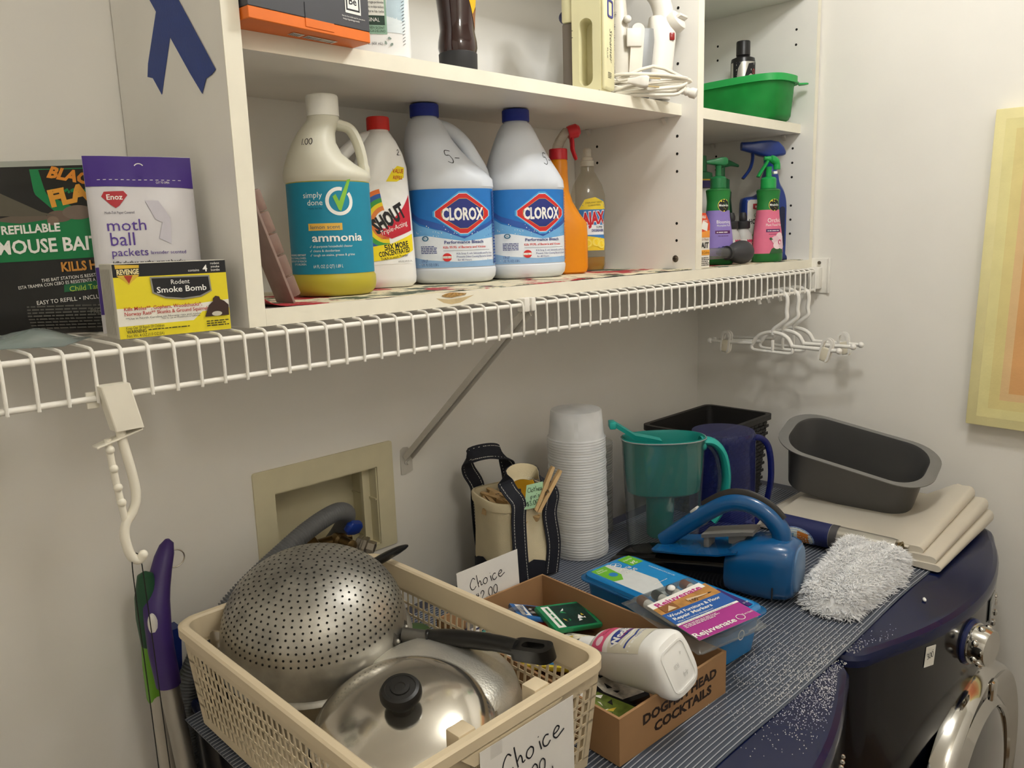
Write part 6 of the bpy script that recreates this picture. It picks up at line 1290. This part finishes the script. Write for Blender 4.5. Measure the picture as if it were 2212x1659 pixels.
def lring(a_, b2, z, r_): return [(x, y, z) for x, y in rrect(a_, b2, r_, 9)]
obj('pan', MB().loft([lring(.118, .055, -.114, .04), lring(.124, .060, -.110, .042), lring(.134, .068, -.004, .052), lring(.136, .070, 0, .054), lring(.134, .068, .0, .053), lring(.132, .0665, -.004, .052), lring(.122, .058, -.109, .04), lring(.116, .053, -.1115, .04)]), pn, t)
ex = lambda a_, b2, r_, z: [(x+math.copysign(.012*(max(0, abs(x)/a_-.55)/.45), x), y, z) for x, y in rrect(a_, b2, r_, 9)]
obj('rim', MB().loft([ex(.1425, .077, .057, .0008), ex(.1425, .077, .057, -.0012), lring(.134, .068, -.0012, .053), lring(.134, .068, .0008, .053)], close=True), mat('pan_rim_grey', '#7d7c7a', .4, .3, var=.04), t)
t = thing('sealant_tube', 'silver tube with dark blue label lying behind fluffy pad', 'tube', (1.418, -.548, ZB+.026), rot=(math.radians(-90), 0, math.radians(3)))
B = Bottle([(-.112, .014, .014), (-.110, .0205, .0205), (-.1, .0215, .0215), (.0, .0225, .0225), (.1, .024, .024), (.112, .0235, .0235), (.113, .01, .01)])
obj('body', B.mesh(), mat('silver_foil', '#b5b1a8', .28, .7, var=.05), t)
def tsurf(u, v, dd): return B.surf(u, v, dd)
d = Decal(lambda u, v, dd: Matrix.Rotation(math.radians(-115), 4, 'Z')@B.surf(u, v, dd), base=.0005)
d.rect(-.05, .005, .05, .11, ink('#1c2456')); d.ell(.0, .065, .022, .036, ink('#8fa6cf')); d.ell(.0, .065, .020, .033, ink('#d5dcd4')); d.poly([(-.012, .04), (.012, .04), (.016, .062), (-.016, .062)], ink('#c9772a')); d.poly([(-.01, .07), (.01, .068), (.006, .09), (-.006, .09)], ink('#7fa8c2')); d.rect(-.042, .03, -.026, .07, W_)
for i in range(7): d.rect(-.041, .033+i*.005, -.027, .0355+i*.005, K_); d.k -= 1
d.rect(-.05, -.010, .05, .004, ink('#4a4748')); d.text('CURING TIME', .012, -.025, .0042, K_, 'l', wd=.028, rot=-90); d.smalltext(-.03, -.05, .05, 4, .002, ink('#8d887c')); d.text('NEOPRENE', -.03, -.035, .006, K_, 'l', wd=.035, rot=-90); d.done(t, 'label')
obj('end_cap', MB().lathe([(.016, -.1125), (.019, -.118), (.015, -.119), (.013, -.113)], 24), mat('brass_end', '#8a7a52', .35, .8), t)

# ------------------------------------------------------------------ cordless hand vacuum
vb_ = mat('vac_blue', '#0c5288', .25, var=.03, coat=.5); vg = mat('vac_grey', '#7e7a74', .45, var=.04); smk = clear('smoked_plastic', '#4a463f', .35, '#24211d', r=.1)
t = thing('hand_vacuum', 'blue cordless hand vacuum with arched handle and smoked dust bowl', 'hand vacuum', (1.165, -.535, ZB), 11.3)
def vring(y, a_, z0, z1, n=3): return [(p[0], y, (z0+z1)/2+p[1]) for p in (superpt(2*PI*i/40, a_, (z1-z0)/2, n) for i in range(40))]
obj('motor_body', MB().loft([vring(-.058, .034, .016, .094), vring(-.055, .039, .010, .098), vring(-.045, .044, .004, .102), vring(-.02, .049, .0, .104), (vring(.01, .050, .0, .1)), vring(.035, .049, .002, .09), vring(.05, .047, .004, .08), vring(.053, .044, .006, .076)]), vb_, t, ang=45)
obj('rear_panel', MB().loft([vring(-.057, .033, .017, .093, 2.8), vring(-.0605, .0315, .019, .091, 2.8), vring(-.062, .027, .024, .086, 2.8)]), mat('vac_slate', '#55789f', .3), t)
obj('vent', MB().box(-.001, .001, 0, .002, -.011, .011), mat('cap_black'), t, loc=(-.047, -.030, .022))
obj('dust_bowl', MB().loft([vring(.05, .044, .002, .068), vring(.1, .045, .001, .06), vring(.16, .046, .0, .05), vring(.22, .046, .0, .036), vring(.262, .044, .0, .022), vring(.268, .042, .001, .016)]), smk, t, ang=45)
obj('bowl_core', MB().loft([vring(.052, .036, .01, .056), vring(.12, .034, .01, .045), vring(.15, .02, .014, .035)]), mat('filter_dark', '#2b2825', .8), t)
obj('top_wing', MB().loft([[(x, y, z) for x, z in ((-w_, zz), (w_, zz), (w_, zz+.003), (-w_, zz+.003))] for y, w_, zz in ((.03, .05, .079), (.06, .052, .070), (.12, .050, .060), (.175, .046, .0525), (.185, .038, .0505))]), vb_, t, ang=60)
hp = catmull([(0, -.03, .096), (0, -.025, .118), (0, -.002, .141), (0, .03, .152), (0, .065, .146), (0, .11, .115), (0, .15, .082), (0, .178, .058)], 6)
n_ = len(hp); obj('handle', MB().tube(hp, [.0155-.002*(i/n_) for i in range(n_)], 16, flat=(1.05, .95), up=(1, 0, 0)), vb_, t)
gpz = [p+Vector((0, 0, .0135)) if i > 8 else p+Vector((0, -.006, .011)) for i, p in enumerate(hp[7:30])]
obj('grip_pad', MB().tube(gpz, .008, 10, flat=(1.3, .55), up=(1, 0, 0)), mat('grip_dark', '#2a2622', .5), t)
obj('slide_switch', MB().box(-.006, .006, -.008, .008, -.0, .006, .002), mat('vac_silver', '#c9c6bd', .4), t, loc=(0, .118, .123), rot=(math.radians(-42), 0, 0))
ct = obj('crevice_tool', MB().loft([[(x, y, z+h) for x, h in ((-.02, 0), (.02, 0), (.022, .007), (-.022, .007))] for y, z in ((.012, .104), (.03, .101), (.085, .088), (.1, .084))]), vg, t, smooth=False)
obj('tool_leg', MB().box(-.012, .012, .028, .056, .080, .1, .002).box(-.016, .016, .088, .098, .066, .088, .002), vg, ct)

# ------------------------------------------------------------------ fluffy pad
t = thing('fluffy_pad', 'thick fluffy white microfibre pad at the mat edge', 'pad', (1.288, -.640, ZB), 3)
PA2, PB2 = .142, .056; rnd = random.Random(21)
def padz(u, v): e = max(0, 1-abs(u)**4)*max(0, 1-abs(v)**4); return .006+.044*e**.5*(1+.16*math.sin(5*u+2)*math.cos(4*v)+.1*math.sin(9*v+4*u))
fw = mat('fluff_white', '#ffffff', .9, var=.02, tl=.15)
m = MB(); N = 28; rings = []
vs = []; fs = []
def padxy(u, v): s = 1/math.sqrt(1+.25*u*u*v*v*1.6); return PA2*u*s, PB2*v*s*(1+.12*math.sin(2.5*u))
for j in range(N+1):
    for i in range(N+1): u, v = -1+2*i/N, -1+2*j/N; x, y = padxy(u, v); vs.append((x, y, padz(u, v)))
for j in range(N):
    for i in range(N): a = j*(N+1)+i; fs.append((a, a+1, a+N+2, a+N+1))
nb = len(vs); ring_i = [i for i in range(N+1)]+[(N+1)*j+N for j in range(1, N+1)]+[(N+1)*N+i for i in range(N-1, -1, -1)]+[(N+1)*j for j in range(N-1, 0, -1)]
vs += [(vs[i][0]*.96, vs[i][1]*.96, .0006) for i in ring_i]; R_ = len(ring_i)
for k_ in range(R_): fs.append((ring_i[k_], nb+k_, nb+(k_+1) % R_, ring_i[(k_+1) % R_]))
fs.append(tuple(nb+k_ for k_ in range(R_))); m.add(vs, fs); obj('backing', m, fw, t, ang=70)
m = MB()
for i in range(11000):
    u, v = rnd.uniform(-1, 1), rnd.uniform(-1, 1); x, y = padxy(u, v); z = padz(u, v); e = 1e-2
    px, py = padxy(u+e, v), padxy(u, v+e); nrm = Vector((px[0]-x, px[1]-y, padz(u+e, v)-z)).cross(Vector((py[0]-x, py[1]-y, padz(u, v+e)-z)))
    nrm = nrm.normalized() if nrm.length > 1e-12 else Vector((0, 0, 1)); edge_ = max(abs(u), abs(v))
    if edge_ > .8: nrm = (nrm+Vector((u, v, 0)).normalized()*1.2).normalized(); z *= rnd.uniform(.15, 1) if edge_ > .93 else 1
    dv = (nrm+Vector((rnd.gauss(0, .45), rnd.gauss(0, .45), rnd.gauss(0, .3)))).normalized(); b0 = Vector((x, y, max(.002, z-.002))); side = dv.orthogonal().normalized()*.0011; L_ = rnd.uniform(.006, .0125); bend = Vector((rnd.gauss(0, .003), rnd.gauss(0, .003), -.0015)); s2 = dv.cross(side)
    mid = b0+dv*L_*.55; tip = b0+dv*L_+bend
    if tip.z < .0006: tip.z = .0006
    if mid.z < .0006: mid.z = .0006
    m.add([b0+side, b0-side*.5+s2*.87, b0-side*.5-s2*.87, mid+side*.8, mid-side*.4+s2*.7, mid-side*.4-s2*.7, tip], [(0, 1, 4, 3), (1, 2, 5, 4), (2, 0, 3, 5), (3, 4, 6), (4, 5, 6), (5, 3, 6)])
o = obj('pile', m, fw, t, smooth=False); o['kind'] = 'stuff'
# black plug at the back of the washer
t = thing('power_adapter', 'black plastic box behind the washer mat corner', 'adapter', (.402, -.142, ZT), 10)
obj('case', MB().box(-.022, .022, -.016, .016, 0, .04, .004), mat('adapter_black', '#141414', .5), t); obj('lead', MB().tube(catmull([(0, .014, .02), (0, .03, .018), (.0, .05, -.02), (0, .06, -.2)], 5), .003, 8), mat('adapter_black'), t)
